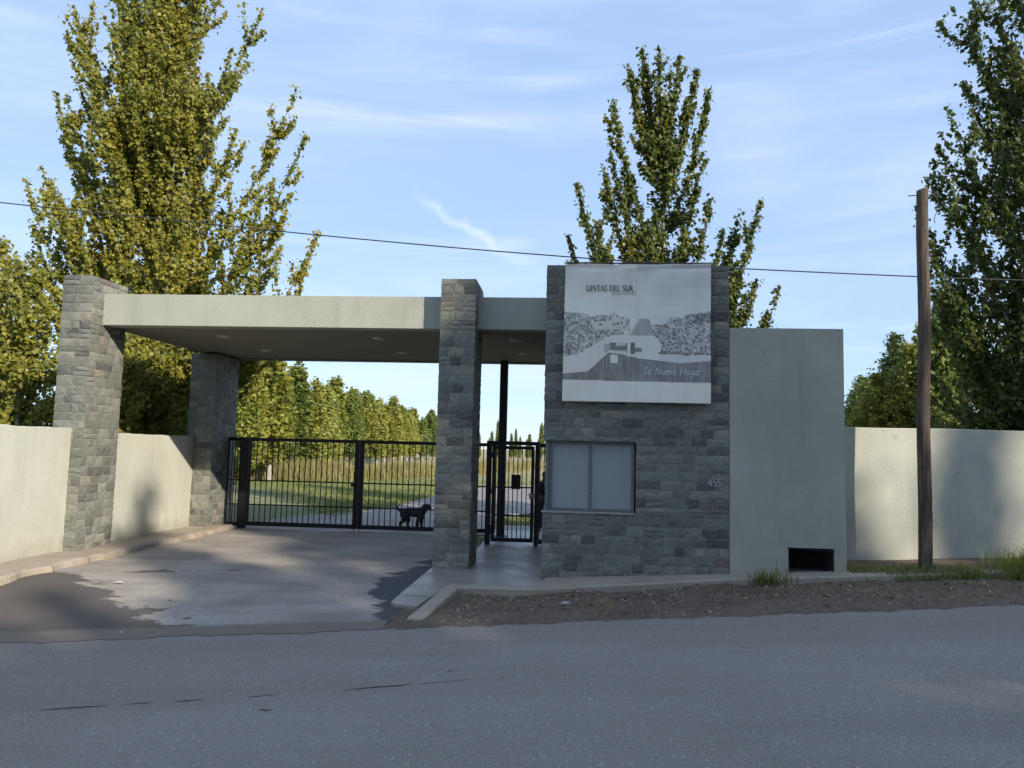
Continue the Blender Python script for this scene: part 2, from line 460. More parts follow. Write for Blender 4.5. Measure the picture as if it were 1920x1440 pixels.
make_leaf('leaf_dark', [(0.0, (0.05, 0.075, 0.024)), (0.5, (0.085, 0.12, 0.034)), (0.85, (0.135, 0.165, 0.045)), (1.0, (0.20, 0.205, 0.05))], patch=0.2)
make_leaf('leaf_far_gold', [(0.0, (0.18, 0.22, 0.05)), (0.4, (0.27, 0.30, 0.06)), (0.75, (0.36, 0.34, 0.07)), (1.0, (0.45, 0.37, 0.075))], patch=0.4)
make_leaf('leaf_far_green', [(0.0, (0.11, 0.16, 0.045)), (0.5, (0.17, 0.22, 0.055)), (0.85, (0.24, 0.27, 0.065)), (1.0, (0.32, 0.30, 0.07))], patch=0.25)
make_leaf('reed', [(0.0, (0.16, 0.14, 0.065)), (0.35, (0.25, 0.205, 0.085)), (0.7, (0.33, 0.295, 0.105)), (1.0, (0.28, 0.30, 0.095))], 0.25, patch=0.1)
make_leaf('blade', [(0.0, (0.10, 0.14, 0.035)), (0.5, (0.19, 0.22, 0.055)), (0.85, (0.29, 0.29, 0.085)), (1.0, (0.38, 0.34, 0.13))], 0.3, patch=0.2)
make_leaf('dry_leaf', [(0.0, (0.10, 0.06, 0.03)), (0.5, (0.20, 0.13, 0.06)), (1.0, (0.36, 0.29, 0.16))], 0.1, patch=0.2)

def make_bark(name, a, b):
    t = NT(name); v = t.pos((6, 6, 1.2))
    c = t.mix(t.ramp(t.noise(v, 3, 6, 0.65), [(0.35, 0.0), (0.65, 1.0)]), a, b)
    t.set(c, 0.9); t.bump(t.noise(v, 7, 6, 0.7), 0.6, 0.02)
    M[name] = t.m
make_bark('bark', (0.20, 0.18, 0.15), (0.46, 0.43, 0.36))
def make_pole_wood():
    t = NT('pole_wood'); v = t.pos((9, 9, 0.7))
    n = t.noise(v, 2.2, 8, 0.7, 0.6)
    c = t.ramp(n, [(0.32, (0.03, 0.018, 0.012)), (0.48, (0.085, 0.06, 0.042)), (0.6, (0.15, 0.11, 0.078)), (0.75, (0.23, 0.175, 0.125))])
    c = t.mix(t.math('MULTIPLY', t.ramp(t.noise(t.pos((1, 1, 1)), 1.3, 4), [(0.45, 0.0), (0.7, 1.0)]), 0.55), c, (0.05, 0.035, 0.025))
    t.set(c, 0.85); t.bump(t.noise(t.pos((14, 14, 0.6)), 3, 8, 0.75), 0.9, 0.03)
    M['pole_wood'] = t.m
make_pole_wood()
def make_pebble():
    t = NT('pebble'); g = t.n.new('ShaderNodeNewGeometry')
    c = t.ramp(g.outputs['Random Per Island'], [(0.0, (0.07, 0.052, 0.04)), (0.5, (0.15, 0.115, 0.085)), (0.85, (0.25, 0.205, 0.16)), (1.0, (0.50, 0.46, 0.40))])
    t.set(c, 0.85); M['pebble'] = t.m
make_pebble()

# ------------------------------------------------------------------ the lie of the land
def smooth(a, b, v):
    t = np.clip((v - a) / (b - a), 0, 1); return t * t * (3 - 2 * t)
def z_road(x): return 0.05 + 0.055 * 60 * np.tanh(np.asarray(x, float) / 60)
def y_edge(x): return 9.9 + 0.1 * 80 * np.tanh(np.asarray(x, float) / 80)
def z_strip(x): return np.clip(0.055 * (np.asarray(x, float) + 0.43), 0, 1.2)
def z_ground(x, y):
    x = np.asarray(x, float); y = np.asarray(y, float)
    ye = y_edge(x); zr = z_road(x)
    t = smooth(ye, 11.7 + 1.3 * smooth(-4.5, -2.0, x), y)
    zin = z_strip(x) * (1 - smooth(16, 30, y))
    z = zr * (1 - t) + zin * t
    z = z + (0.62 - zr) * smooth(ye - 8.0, ye - 10.2, y)
    return z
KX = [-1.95, -0.5, 2.7, 4.85, 6, 9, 15, 30]; KY = [12.0, 12.12, 12.72, 12.80, 12.86, 13.05, 13.4, 14.2]
def y_kerb(x): return np.interp(x, KX, KY)

def sheet(xs, ylo, yhi, ny, zf, jitter=0):
    xs = np.asarray(xs, float); nx = len(xs)
    t = np.linspace(0, 1, ny)
    lo = np.broadcast_to(ylo(xs) if callable(ylo) else ylo, xs.shape); hi = np.broadcast_to(yhi(xs) if callable(yhi) else yhi, xs.shape)
    X = np.repeat(xs[:, None], ny, 1); Y = lo[:, None] * (1 - t) + hi[:, None] * t
    Z = zf(X, Y)
    V = np.stack([X, Y, Z], -1).reshape(-1, 3)
    i, j = np.meshgrid(np.arange(nx - 1), np.arange(ny - 1), indexing='ij')
    a = (i * ny + j).ravel()
    return V, np.stack([a, a + ny, a + ny + 1, a + 1], -1)

def struct(name, me, mat, label=None, bevel=0, kind='structure'):
    o = link(name, me, mat, bevel=bevel)
    return tag(o, label, None, None, kind)

# ground: one sheet to the horizon, lower where another surface covers it
gx = np.concatenate([[-2500, -900, -300, -120], np.linspace(-60, 60, 121), [120, 300, 900, 2500]])
gy = np.concatenate([[-900, -200, -60, -30], np.linspace(-16, 34, 101), [40, 50, 65, 90, 140, 260, 600, 1500, 2500]])
GX, GY = np.meshgrid(gx, gy, indexing='ij')
GZ = z_ground(GX, GY) - 0.06 - 0.12 * ((GX > -61) & (GX < 61) & (GY > 1.0) & (GY < 14.9))
V = np.stack([GX, GY, GZ], -1).reshape(-1, 3)
ny = len(gy)
i, j = np.meshgrid(np.arange(len(gx) - 1), np.arange(ny - 1), indexing='ij'); a = (i * ny + j).ravel()
struct('ground', mesh_np('ground', V, np.stack([a, a + ny, a + ny + 1, a + 1], -1), True), M['field'], 'grassy ground of the field beyond the gate')

xs = np.concatenate([np.linspace(-120, -20, 26), np.linspace(-18, 18, 73), np.linspace(20, 120, 26)])
road = struct('road', mesh_np('road', *sheet(xs, lambda x: y_edge(x) - 8.2, y_edge, 12, lambda X, Y: z_ground(X, Y) + 0.002), True), M['asphalt'], 'grey asphalt road in the foreground')
xs = np.linspace(-9.6, -2.35, 200)
struct('driveway', mesh_np('driveway', *sheet(xs, lambda x: y_edge(x) - 0.07 + 0.04 * np.sin(x * 2.3) + 0.03 * np.sin(x * 6.1) + 0.02 * np.sin(x * 15.7), 20.2, 90, lambda X, Y: z_ground(X, Y) + np.where(Y < y_edge(X) + 0.25, 0.008, 0.008 + (0.012 * np.sin(X * 2.1) * np.sin(Y * 1.7) - 0.020) * smooth(0.25, 0.8, Y - y_edge(X)))), True), M['driveway'], 'stained concrete driveway under the canopy')
nz2 = rng.normal(0, 1, (400, 400))
def rough_z(X, Y):
    h = 0.012 * np.sin(X * 3.1 + 1.3 * np.sin(Y * 2.2)) + 0.010 * np.sin(Y * 6.3 + X * 1.7) + 0.008 * np.sin(X * 9.7) * np.sin(Y * 11.1)
    return z_ground(X, Y) + 0.004 + (h - 0.055 * smooth(0.5, 1.8, Y - y_edge(X))) * np.clip((Y - y_edge(X)) / 0.4, 0, 1)
ejit = lambda x: 0.05 * np.sin(x * 1.9) * np.sin(x * 0.7 + 1) + 0.03 * np.sin(x * 7.3) + 0.025 * np.sin(x * 17.1 + 2) + rng.normal(0, 0.012, np.shape(x))
xs = np.concatenate([np.linspace(-2.4, 14, 420), np.linspace(15, 60, 30)])
struct('dirt_verge', mesh_np('dirt_verge', *sheet(xs, lambda x: y_edge(x) - 0.06 + ejit(x), lambda x: np.maximum(y_kerb(x) + 0.1, y_edge(x) + 1.0), 28, rough_z), True), M['dirt'], 'bare stony dirt verge beside the road')
xs = np.linspace(-60, -9.0, 60)
struct('dirt_verge', mesh_np('dirt_verge_west', *sheet(xs, lambda x: y_edge(x) - 0.02, lambda x: y_edge(x) + 2.2, 10, rough_z), True), M['dirt'], 'dirt verge outside the cream wall')
xs = np.linspace(4.72, 30, 60)
struct('soil_strip', mesh_np('soil_strip', *sheet(xs, lambda x: y_kerb(x) + 0.15, 14.6, 12, lambda X, Y: z_strip(X) + 0.05 + 0.015 * np.sin(X * 2.9) * np.sin(Y * 3.3) + 0.03 * smooth(13.2, 14.2, Y)), True), M['dirt'], 'soil strip between kerb and cream boundary wall')
# the paved loop inside the gate
mb = MB()
ip = [(-8.9, 20.1), (-2.1, 20.1), (-2.0, 25.5), (-0.5, 27.3), (12, 28.5), (60, 30), (60, 46), (6, 48), (-1.5, 48.5), (-5.2, 44), (-6.2, 34), (-7.2, 26), (-8.9, 23)]
mb.prism(ip, -0.05, -0.035)
struct('inner_road', mb.mesh('inner_road'), M['asphalt_inner'], 'pale paved road inside the gate')
mb = MB()
for (xa, ya), (xb, yb) in zip([(-2.0, 25.6), (-0.5, 27.4), (12, 28.6)], [(-0.5, 27.4), (12, 28.6), (60, 30.1)]):
    d = Vector((xb - xa, yb - ya, 0)).normalized(); n = Vector((-d.y, d.x, 0)) * 0.12
    mb.prism([(xa + n.x, ya + n.y), (xa - n.x, ya - n.y), (xb - n.x, yb - n.y), (xb + n.x, yb + n.y)], -0.05, 0.06)
    mb.prism([(xa + n.x, ya + n.y + 6), (xa - n.x, ya - n.y + 6), (xb - n.x, yb - n.y + 6), (xb + n.x, yb + n.y + 6)], -0.05, -0.028)
struct('inner_kerb', mb.mesh('inner_kerb'), M['pad_concrete'], 'pale kerb of the paved road inside the gate')

# raised strip along the left wall
ys = np.linspace(8.95, 19.35, 70)
ex = -8.76 + 0.03 * np.sin(ys * 7.3) + rng.normal(0, 0.018, 70)
mb = MB()
top = 0.10 + 0.008 * np.sin(ys * 3) + z_ground(-9.2, ys) * 0.6
Vs, Fs = [], []
for k, yy in enumerate(ys):
    Vs += [(-9.9, yy, -0.4), (-9.9, yy, top[k]), (ex[k] - 0.05, yy, top[k] + rng.normal(0, 0.004)), (ex[k], yy, top[k] - 0.03), (ex[k] + 0.02, yy, -0.4)]
for k in range(69):
    for q in range(4):
        Fs.append((k * 5 + q, k * 5 + q + 1, (k + 1) * 5 + q + 1, (k + 1) * 5 + q))
Fs += [(0, 1, 2, 3, 4), (69 * 5 + 4, 69 * 5 + 3, 69 * 5 + 2, 69 * 5 + 1, 69 * 5)]
struct('kerb', mesh_np('kerb_strip', Vs, Fs), M['kerb_concrete'], 'worn concrete kerb strip along the cream driveway wall')

# walkway slab to the pedestrian gate, kerb returning round the dirt verge
mb = MB()
mb.prism([(-2.52, 11.42), (-2.02, 11.36), (-1.86, 12.2), (-0.3, 12.45), (-0.3, 13.5), (-0.44, 13.5), (-0.44, 20.9), (-2.0, 20.9), (-2.0, 15.3), (-2.5, 15.3)], -0.30, 0.02)
walk = struct('walkway', mb.mesh('walkway'), M['walk_concrete'], 'smooth concrete walkway leading to the pedestrian gate', 0.012)
mb = MB()
mb.prism([(-2.55, 11.02), (-2.46, 10.90), (-2.12, 10.82), (-2.03, 11.34), (-2.53, 11.40)], -0.35, [-0.012, -0.02, -0.02, 0.008, 0.012])
o = link('broken_slab', mb.mesh('broken_slab'), M['walk_concrete'], walk, 0.012)
mb = MB()
mb.prism([(-2.12, 10.12), (-1.90, 10.06), (-1.70, 11.95), (-1.92, 12.12)], -0.4, [-0.03, -0.03, 0.045, 0.045])
kerb_r = struct('kerb', mb.mesh('kerb_return'), M['kerb_concrete'], 'short concrete kerb running out beside the walkway', 0.02)
xs = np.concatenate([np.linspace(-1.93, 4.75, 60), np.linspace(4.76, 30, 60)])
Vs, Fs = [], []
for k, xx in enumerate(xs):
    yk = float(y_kerb(xx)) + rng.normal(0, 0.006); back = 13.3 if xx < 4.755 else yk + 0.24
    if xx < -0.45: back = yk + 0.22
    zt = float(z_strip(xx)) + 0.045 + rng.normal(0, 0.002)
    Vs += [(xx, yk, zt - 0.5), (xx, yk + 0.004, zt - 0.02), (xx, yk + 0.03, zt), (xx, back, zt), (xx, back, zt - 0.4)]
n = len(xs)
for k in range(n - 1):
    for q in range(4):
        Fs.append((k * 5 + q, (k + 1) * 5 + q, (k + 1) * 5 + q + 1, k * 5 + q + 1))
Fs += [(4, 3, 2, 1, 0), tuple((n - 1) * 5 + q for q in range(5))]
struct('kerb', mesh_np('kerb_long', Vs, Fs), M['kerb_concrete'], 'long concrete kerb along the foot of the stone tower')
# pad of bright concrete behind the gate
mb = MB(); mb.prism([(-2.0, 20.91), (3.0, 20.91), (3.0, 22.2), (-2.0, 22.2)], -0.3, 0.015)
struct('concrete_pad', mb.mesh('concrete_pad'), M['pad_concrete'], 'pale concrete pad behind the pedestrian gate')

# dark tarred crack on the road, thin sheets
def road_patch(x0, y0, x1, y1, w, seed):
    r = np.random.default_rng(seed); n = max(4, int(abs(x1 - x0) * 10))
    t = np.linspace(0, 1, n); X = x0 + (x1 - x0) * t; Y = y0 + (y1 - y0) * t + r.normal(0, 0.006, n)
    W = w * (0.55 + 0.6 * r.random(n)); W[0] = W[-1] = 0.002
    A = np.stack([X, Y - W, z_ground(X, Y - W) + 0.0065], -1); B = np.stack([X, Y + W, z_ground(X, Y + W) + 0.0065], -1)
    k = np.arange(n - 1)
    o = link('road_crack', mesh_np('road_crack', np.concatenate([A, B]), np.stack([k, k + 1, k + 1 + n, k + n], -1)), M['crack_fill'], road)
for k, (a0, b0, a1, b1, w) in enumerate([(-4.75, 6.66, -4.15, 6.78, 0.011), (-4.05, 6.79, -3.75, 6.86, 0.008), (-3.6, 6.87, -3.3, 6.93, 0.010), (-2.95, 6.99, -2.68, 7.05, 0.008),
                                         (-2.1, 7.16, -1.45, 7.33, 0.011), (-1.4, 7.34, -0.85, 7.47, 0.008), (-2.7, 6.62, -2.56, 6.64, 0.012), (-1.2, 7.75, -1.1, 7.76, 0.010)]):
    road_patch(a0, b0, a1, b1, w, k)

# ------------------------------------------------------------------ stone cladding
def stone_variants():
    out = []
    for s in range(8):
        r = np.random.default_rng(100 + s); n = 4
        Vs = []; Fs = []
        xs = np.linspace(-0.5, 0.5, n); 
        for a in range(n):
            for b in range(n):
                edge = a in (0, n - 1) or b in (0, n - 1)
                x, z = xs[a], xs[b]
                jx = r.normal(0, 0.012); jz = r.normal(0, 0.02)
                if edge: Vs.append((np.clip(x * 0.985 + jx, -0.5, 0.5), -0.62 + r.normal(0, 0.10), np.clip(z * 0.97 + jz, -0.5, 0.5)))
                else: Vs.append((x + jx * 2, -0.95 + r.normal(0, 0.16), z + jz * 2))
        for a in range(n - 1):
            for b in range(n - 1):
                i0 = a * n + b; Fs.append((i0, i0 + n, i0 + n + 1, i0 + 1))
        ring = [a * n for a in range(n)] + [(n - 1) * n + b for b in range(1, n)] + [a * n + n - 1 for a in range(n - 2, -1, -1)] + [b for b in range(n - 2, 0, -1)]
        base = len(Vs)
        for q in ring:
            Vs.append((Vs[q][0], 0.3, Vs[q][2]))
        m = len(ring)
        for q in range(m):
            Fs.append((ring[q], base + q, base + (q + 1) % m, ring[(q + 1) % m]))
        out.append(mesh_np('stone_piece', Vs, Fs)); out[-1].materials.append(M['stone'])
    return out
STONES = stone_variants()

def courses(width, height, r, hmin, hmax, wmin, wmax):
    z = 0; out = []
    while z < height - 0.03:
        h = r.uniform(hmin, hmax)
        if height - z - h < hmin * 0.7: h = height - z
        x = 0
        while x < width - 0.01:
            w = r.uniform(wmin, wmax)
            if width - x - w < wmin * 0.8: w = width - x
            if h > hmax * 0.93 and w > wmin * 1.2 and r.random() < 0.25:
                out.append((x, z, w, h * 0.5)); out.append((x, z + h * 0.5, w, h * 0.5))
            else:
                out.append((x, z, w, h))
            x += w
        z += h
    return out

def minus(rects, holes):
    """cut stones to the border of rectangular openings"""
    for hx0, hx1, hz0, hz1 in holes:
        nxt = []
        for x, z, w, h in rects:
            if x + w <= hx0 or x >= hx1 or z + h <= hz0 or z >= hz1:
                nxt.append((x, z, w, h)); continue
            if x < hx0 - 0.03: nxt.append((x, z, hx0 - x, h)); 
            if x + w > hx1 + 0.03: nxt.append((hx1, z, x + w - hx1, h))
            xa, xb = max(x, hx0), min(x + w, hx1)
            if z < hz0 - 0.03: nxt.append((xa, z, xb - xa, hz0 - z))
            if z + h > hz1 + 0.03: nxt.append((xa, hz1, xb - xa, z + h - hz1))
        rects = nxt
    return rects

def clad(parent, origin, rot, rects, r, depth=0.020, gap=0.011, individual=True, extra=None):
    """rects are (u, v, w, h) on the face; rot turns the face's outward normal from -Y."""
    c, s = math.cos(rot), math.sin(rot)
    acc_V, acc_F, n = [], [], 0
    for (x, z, w, h) in rects:
        u = x + w / 2
        px, py, pz = origin[0] + c * u, origin[1] + s * u, origin[2] + z + h / 2
        d = depth * r.uniform(0.7, 1.25)
        me = STONES[r.integers(len(STONES))]
        sx = max(w - gap, 0.02) * (1 if r.random() < 0.5 else -1) ; sz = max(h - gap, 0.02)
        sx = abs(sx)
        if individual:
            o = bpy.data.objects.new('stone', me); col.objects.link(o)
            o.parent = parent
            o.location = (px, py, pz); o.rotation_euler = (0, 0, rot); o.scale = (sx, d, sz)
        else:
            v = np.empty(len(me.vertices) * 3, np.float32); me.vertices.foreach_get('co', v); v = v.reshape(-1, 3) * (sx, d, sz)
            w3 = np.stack([px + c * v[:, 0] - s * v[:, 1], py + s * v[:, 0] + c * v[:, 1], pz + v[:, 2]], -1)
            acc_V.append(w3); acc_F += [tuple(i + n for i in p.vertices) for p in me.polygons]; n += len(v)
    if not individual and acc_V:
        o = link('hidden_side_stones', mesh_np('side_stones', np.concatenate(acc_V), acc_F), M['stone'], parent)
        o['kind'] = 'stuff'

def stone_column(x0, x1, y0, y1, z1, label, seed, hrange, wrange, hidden_holes=()):
    r = np.random.default_rng(seed)
    t = thing('stone_column', ((x0 + x1) / 2, (y0 + y1) / 2, 0), label, 'column', 'stone clad canopy columns')
    mb = MB(); e = 0.022
    mb.box(x0 + e, x1 - e, y0 + e, y1 - e, -0.2, z1 - 0.004)
    core = link('mortar_core', mb.mesh('mortar_core'), M['mortar'], t)
    fr = courses(x1 - x0, z1, r, *hrange, *wrange)
    sr = courses(y1 - y0 - 0.02, z1, r, *hrange, *wrange)
    clad(core, (x0, y0 + e, 0), 0, fr, r)
    clad(core, (x1 - e, y0 + 0.01, 0), math.pi / 2, sr, r)
    back = courses(x1 - x0, z1, r, *hrange, *wrange)
    # faces turned away from the road
    clad(core, (x1, y1 - e, 0), math.pi, back, r, individual=False)
    clad(core, (x0 + e, y1 - 0.01, 0), -math.pi / 2, courses(y1 - y0 - 0.02, z1, r, *hrange, *wrange), r, individual=False)
    return t

stone_column(-10.08, -9.44, 13.92, 15.10, 5.50, 'sunlit stone column at the outer corner, rising through the cream wall', 11, (0.15, 0.20), (0.16, 0.36))
stone_column(-2.48, -1.79, 13.92, 15.12, 5.48, 'shaded grey stone column standing between driveway and walkway', 12, (0.145, 0.185), (0.17, 0.36))
stone_column(-9.86, -9.16, 18.70, 20.05, 4.555, 'dark stone column under the back of the canopy beside the gate', 13, (0.15, 0.20), (0.16, 0.36))

# ------------------------------------------------------------------ canopy
t = thing('entrance_canopy', (-5.2, 17.2, 4.55), 'flat cream concrete canopy slab spanning the driveway with ceiling lights', 'canopy')
mb = MB()
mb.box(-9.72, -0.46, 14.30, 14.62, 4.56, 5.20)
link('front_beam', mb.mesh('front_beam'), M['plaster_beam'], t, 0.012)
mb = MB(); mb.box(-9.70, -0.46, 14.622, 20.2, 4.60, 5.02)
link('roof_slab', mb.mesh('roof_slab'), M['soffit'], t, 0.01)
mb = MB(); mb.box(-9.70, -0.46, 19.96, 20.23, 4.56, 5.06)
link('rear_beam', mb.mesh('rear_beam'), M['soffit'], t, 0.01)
mb = MB().tube([(0, 0, 0.03), (0, 0, -0.022), (0, 0, -0.03)], [0.135, 0.135, 0.115], 20)
lm = mb.mesh('ceiling_light')
ring = MB().tube([(0, 0, -0.0305), (0, 0, -0.034)], [0.10, 0.095], 20).mesh('light_glass')
for (x, y) in [(-7.64, 15.85), (-7.62, 18.15), (-4.15, 15.85), (-4.19, 18.3), (-1.17, 15.85), (-1.12, 18.1)]:
    o = link('ceiling_light', lm, M['white_metal'], t); o.location = (x, y, 4.60)
    g = link('glass', ring, M['blind'], o); g.matrix_parent_inverse = Matrix()
# slim steel post carrying the canopy's rear edge
t = thing('steel_post', (-1.70, 19.38, 0), 'slim dark steel post holding up the canopy behind the pedestrian gate', 'post')
mb = MB(); mb.box(-1.80, -1.60, 19.28, 19.48, 0.03, 4.56); link('shaft', mb.mesh('shaft'), M['black_steel'], t, 0.01)
mb = MB(); mb.box(-1.88, -1.52, 19.20, 19.56, 0.015, 0.03); link('base_plate', mb.mesh('base_plate'), M['black_steel'], t)

# ------------------------------------------------------------------ guard house: stone tower, window, plaster block
TX0, TX1, TY = -0.44, 2.78, 13.20
gh = thing('guard_house', (2.1, 15.3, 0), 'guard house with tall grey stone tower, barred window and plain plaster block', 'building')
e = 0.022
mb = MB()
mb.box(TX0 + e, TX1, TY + e, 17.8, -0.2, 1.165)
mb.box(TX0 + e, TX1, TY + e, 17.8, 2.42, 5.57)
mb.box(1.175 + e, TX1, TY + e, 17.8, 1.165, 2.42)
mb.box(TX0 + e, 1.175 + e, 14.42, 17.8, 1.165, 2.42)
tower = link('tower_wall', mb.mesh('tower_wall'), M['mortar'], gh)
r = np.random.default_rng(21)
W = TX1 - TX0
rects = courses(W, 5.58, r, 0.135, 0.178, 0.16, 0.40)
rects = minus(rects, [(-0.1, 1.615, 1.18, 2.42), (0.40, 2.82, 3.25, 5.50)])
print('tower stones', len(rects))
vis = rects[:300]
clad(tower, (TX0, TY + e, 0), 0, vis, r)
if rects[300:]: clad(tower, (TX0, TY + e, 0), 0, rects[300:], r, individual=False)
clad(tower, (TX0 + e, 17.8, 0), -math.pi / 2, minus(courses(4.58, 5.58, r, 0.135, 0.178, 0.17, 0.46), [(3.38, 4.7, 1.18, 2.42)]), r, individual=False)
# stone coping over the sill and lintel soffit
mb = MB(); mb.box(TX0 - 0.012, 1.17, TY - 0.012, 13.45, 1.165, 1.195)
link('window_sill', mb.mesh('window_sill'), M['mortar'], gh, 0.006)

# window: frame, sliding panes, blinds behind expanded mesh, wrapping the corner
WX0, WX1, WZ0, WZ1, WY = -0.335, 1.17, 1.197, 2.415, 13.30
win = link('window', MB().box(WX0, WX1, WY + 0.10, WY + 0.13, WZ0, WZ0 + 0.05).box(WX0, WX1, WY + 0.10, WY + 0.13, WZ1 - 0.05, WZ1).box(WX1 - 0.05, WX1, WY + 0.10, WY + 0.13, WZ0 + 0.05, WZ1 - 0.05)
           .box(WX0, WX0 + 0.05, WY + 0.10, WY + 0.13, WZ0 + 0.05, WZ1 - 0.05).box(0.36, 0.43, WY + 0.095, WY + 0.13, WZ0 + 0.05, WZ1 - 0.05).mesh('window_frame'), M['grey_steel'], gh)
for xa, xb in ((WX0 + 0.05, 0.36), (0.43, WX1 - 0.05)):
    link('pane', MB().box(xa, xb, WY + 0.112, WY + 0.118, WZ0 + 0.05, WZ1 - 0.05).mesh('pane'), M['blind'], win)
link('pane', MB().box(WX0 + 0.012, WX0 + 0.018, WY + 0.14, 14.40, WZ0, WZ1).mesh('pane'), M['pane'], win)
# security grille frame
fr = MB()
for (xa, xb, za, zb) in ((WX0, WX1 - 0.005, WZ0, WZ0 + 0.045), (WX0, WX1 - 0.005, WZ1 - 0.045, WZ1), (WX0, WX0 + 0.055, WZ0 + 0.045, WZ1 - 0.045), (WX1 - 0.06, WX1 - 0.005, WZ0 + 0.045, WZ1 - 0.045), (0.37, 0.405, WZ0 + 0.045, WZ1 - 0.045)):
    fr.box(xa, xb, WY, WY + 0.045, za, zb)
gr = link('security_grille', fr.mesh('grille_frame'), M['grey_steel'], gh, 0.004)
Vs, Fs = [], []
def strip(x0, z0, x1, z1, w, y):
    d = np.array([x1 - x0, z1 - z0]); L = np.hypot(*d)
    if L < 0.02: return
    nn = np.array([-d[1], d[0]]) / L * w
    b = len(Vs)
    for yy in (y, y + 0.004):
        Vs.extend([(x0 + nn[0], yy, z0 + nn[1]), (x0 - nn[0], yy, z0 - nn[1]), (x1 - nn[0], yy, z1 - nn[1]), (x1 + nn[0], yy, z1 + nn[1])])
    Fs.extend([(b, b + 1, b + 2, b + 3), (b + 4, b + 7, b + 6, b + 5), (b, b + 3, b + 7, b + 4), (b + 1, b + 5, b + 6, b + 2)])
ga, gb, gc, gd = WX0 + 0.055, WX1 - 0.06, WZ0 + 0.045, WZ1 - 0.045
slope = 1.55
for sgn in (1, -1):
    k = -3.0
    while k < 3.5:
        # line z = gc + slope*sgn*(x-k) clipped to the rectangle
        pts = []
        for x in (ga, gb):
            z = gc + slope * sgn * (x - ga - k)
            pts.append((x, z))
        (xa, za), (xb, zb) = pts
        def clipz(x, z):
            zc = min(max(z, gc), gd); return (x + (zc - z) / (slope * sgn), zc)
        A, B = clipz(xa, za), clipz(xb, zb)
        if abs(A[0] - B[0]) > 0.01 and ga - 1e-6 <= A[0] <= gb + 1e-6 and ga - 1e-6 <= B[0] <= gb + 1e-6:
            strip(A[0], A[1], B[0], B[1], 0.0036, WY + 0.018 + 0.004 * sgn)
        k += 0.046
o = link('expanded_mesh', mesh_np('expanded_mesh', Vs, Fs), M['mesh_steel'], gr); o['kind'] = 'stuff'
# corner post and side mesh
link('corner_post', MB().box(WX0 - 0.045, WX0 - 0.002, TY + 0.06, TY + 0.17, WZ0, WZ1).mesh('corner_post'), M['grey_steel'], gr)
link('blind', MB().box(WX0 + 0.06, -0.26, WY + 0.135, WY + 0.15, WZ0 + 0.06, WZ1 - 0.06).mesh('blind'), M['blind_edge'], win)
link('dark_interior', MB().box(WX0 + 0.03, 1.19, 14.36, 14.40, WZ0, WZ1).mesh('dark_interior'), M['dark_void'], win)

# plaster block with a dark niche
BX0, BX1, BY, BZ = 2.785, 4.72, 13.205, 4.465
NX0, NX1, NZ0, NZ1 = 3.76, 4.52, 0.255, 0.70
mb = MB()
mb.box(BX0, BX1, BY, 17.2, NZ1, BZ)
mb.box(BX0, NX0, BY, 17.2, -0.2, NZ1)
mb.box(NX1, BX1, BY, 17.2, -0.2, NZ1)
mb.box(NX0, NX1, BY, 17.2, -0.2, NZ0)
mb.box(NX0, NX1, 13.95, 17.2, NZ0, NZ1)
# weld into one skin: remove the faces shared by neighbouring boxes
import bmesh
me = mb.mesh('plaster_block')
bm = bmesh.new(); bm.from_mesh(me); bmesh.ops.remove_doubles(bm, verts=bm.verts, dist=1e-4); bm.to_mesh(me); bm.free()
link('plaster_block', me, M['plaster_grey'], gh)
mb = MB(); mb.box(NX0 + 0.004, NX0 + 0.02, BY + 0.012, 13.94, NZ0 + 0.004, NZ1 - 0.02); mb.box(NX1 - 0.02, NX1 - 0.004, BY + 0.03, 13.94, NZ0 + 0.004, NZ1 - 0.05)
mb.box(NX0 + 0.02, NX1 - 0.02, 13.90, 13.94, NZ0 + 0.004, NZ1 - 0.03)
mb.prism([(NX0 - 0.02, BY - 0.006), (NX1 + 0.01, BY - 0.006), (NX1 + 0.01, 13.6), (NX0 - 0.02, 13.6)], [NZ1 - 0.012, NZ1 - 0.055, NZ1 - 0.055, NZ1 - 0.012], [NZ1 + 0.004, NZ1 - 0.04, NZ1 - 0.04, NZ1 + 0.004])
link('niche_lining', mb.mesh('niche_lining'), M['dark_void'], gh)

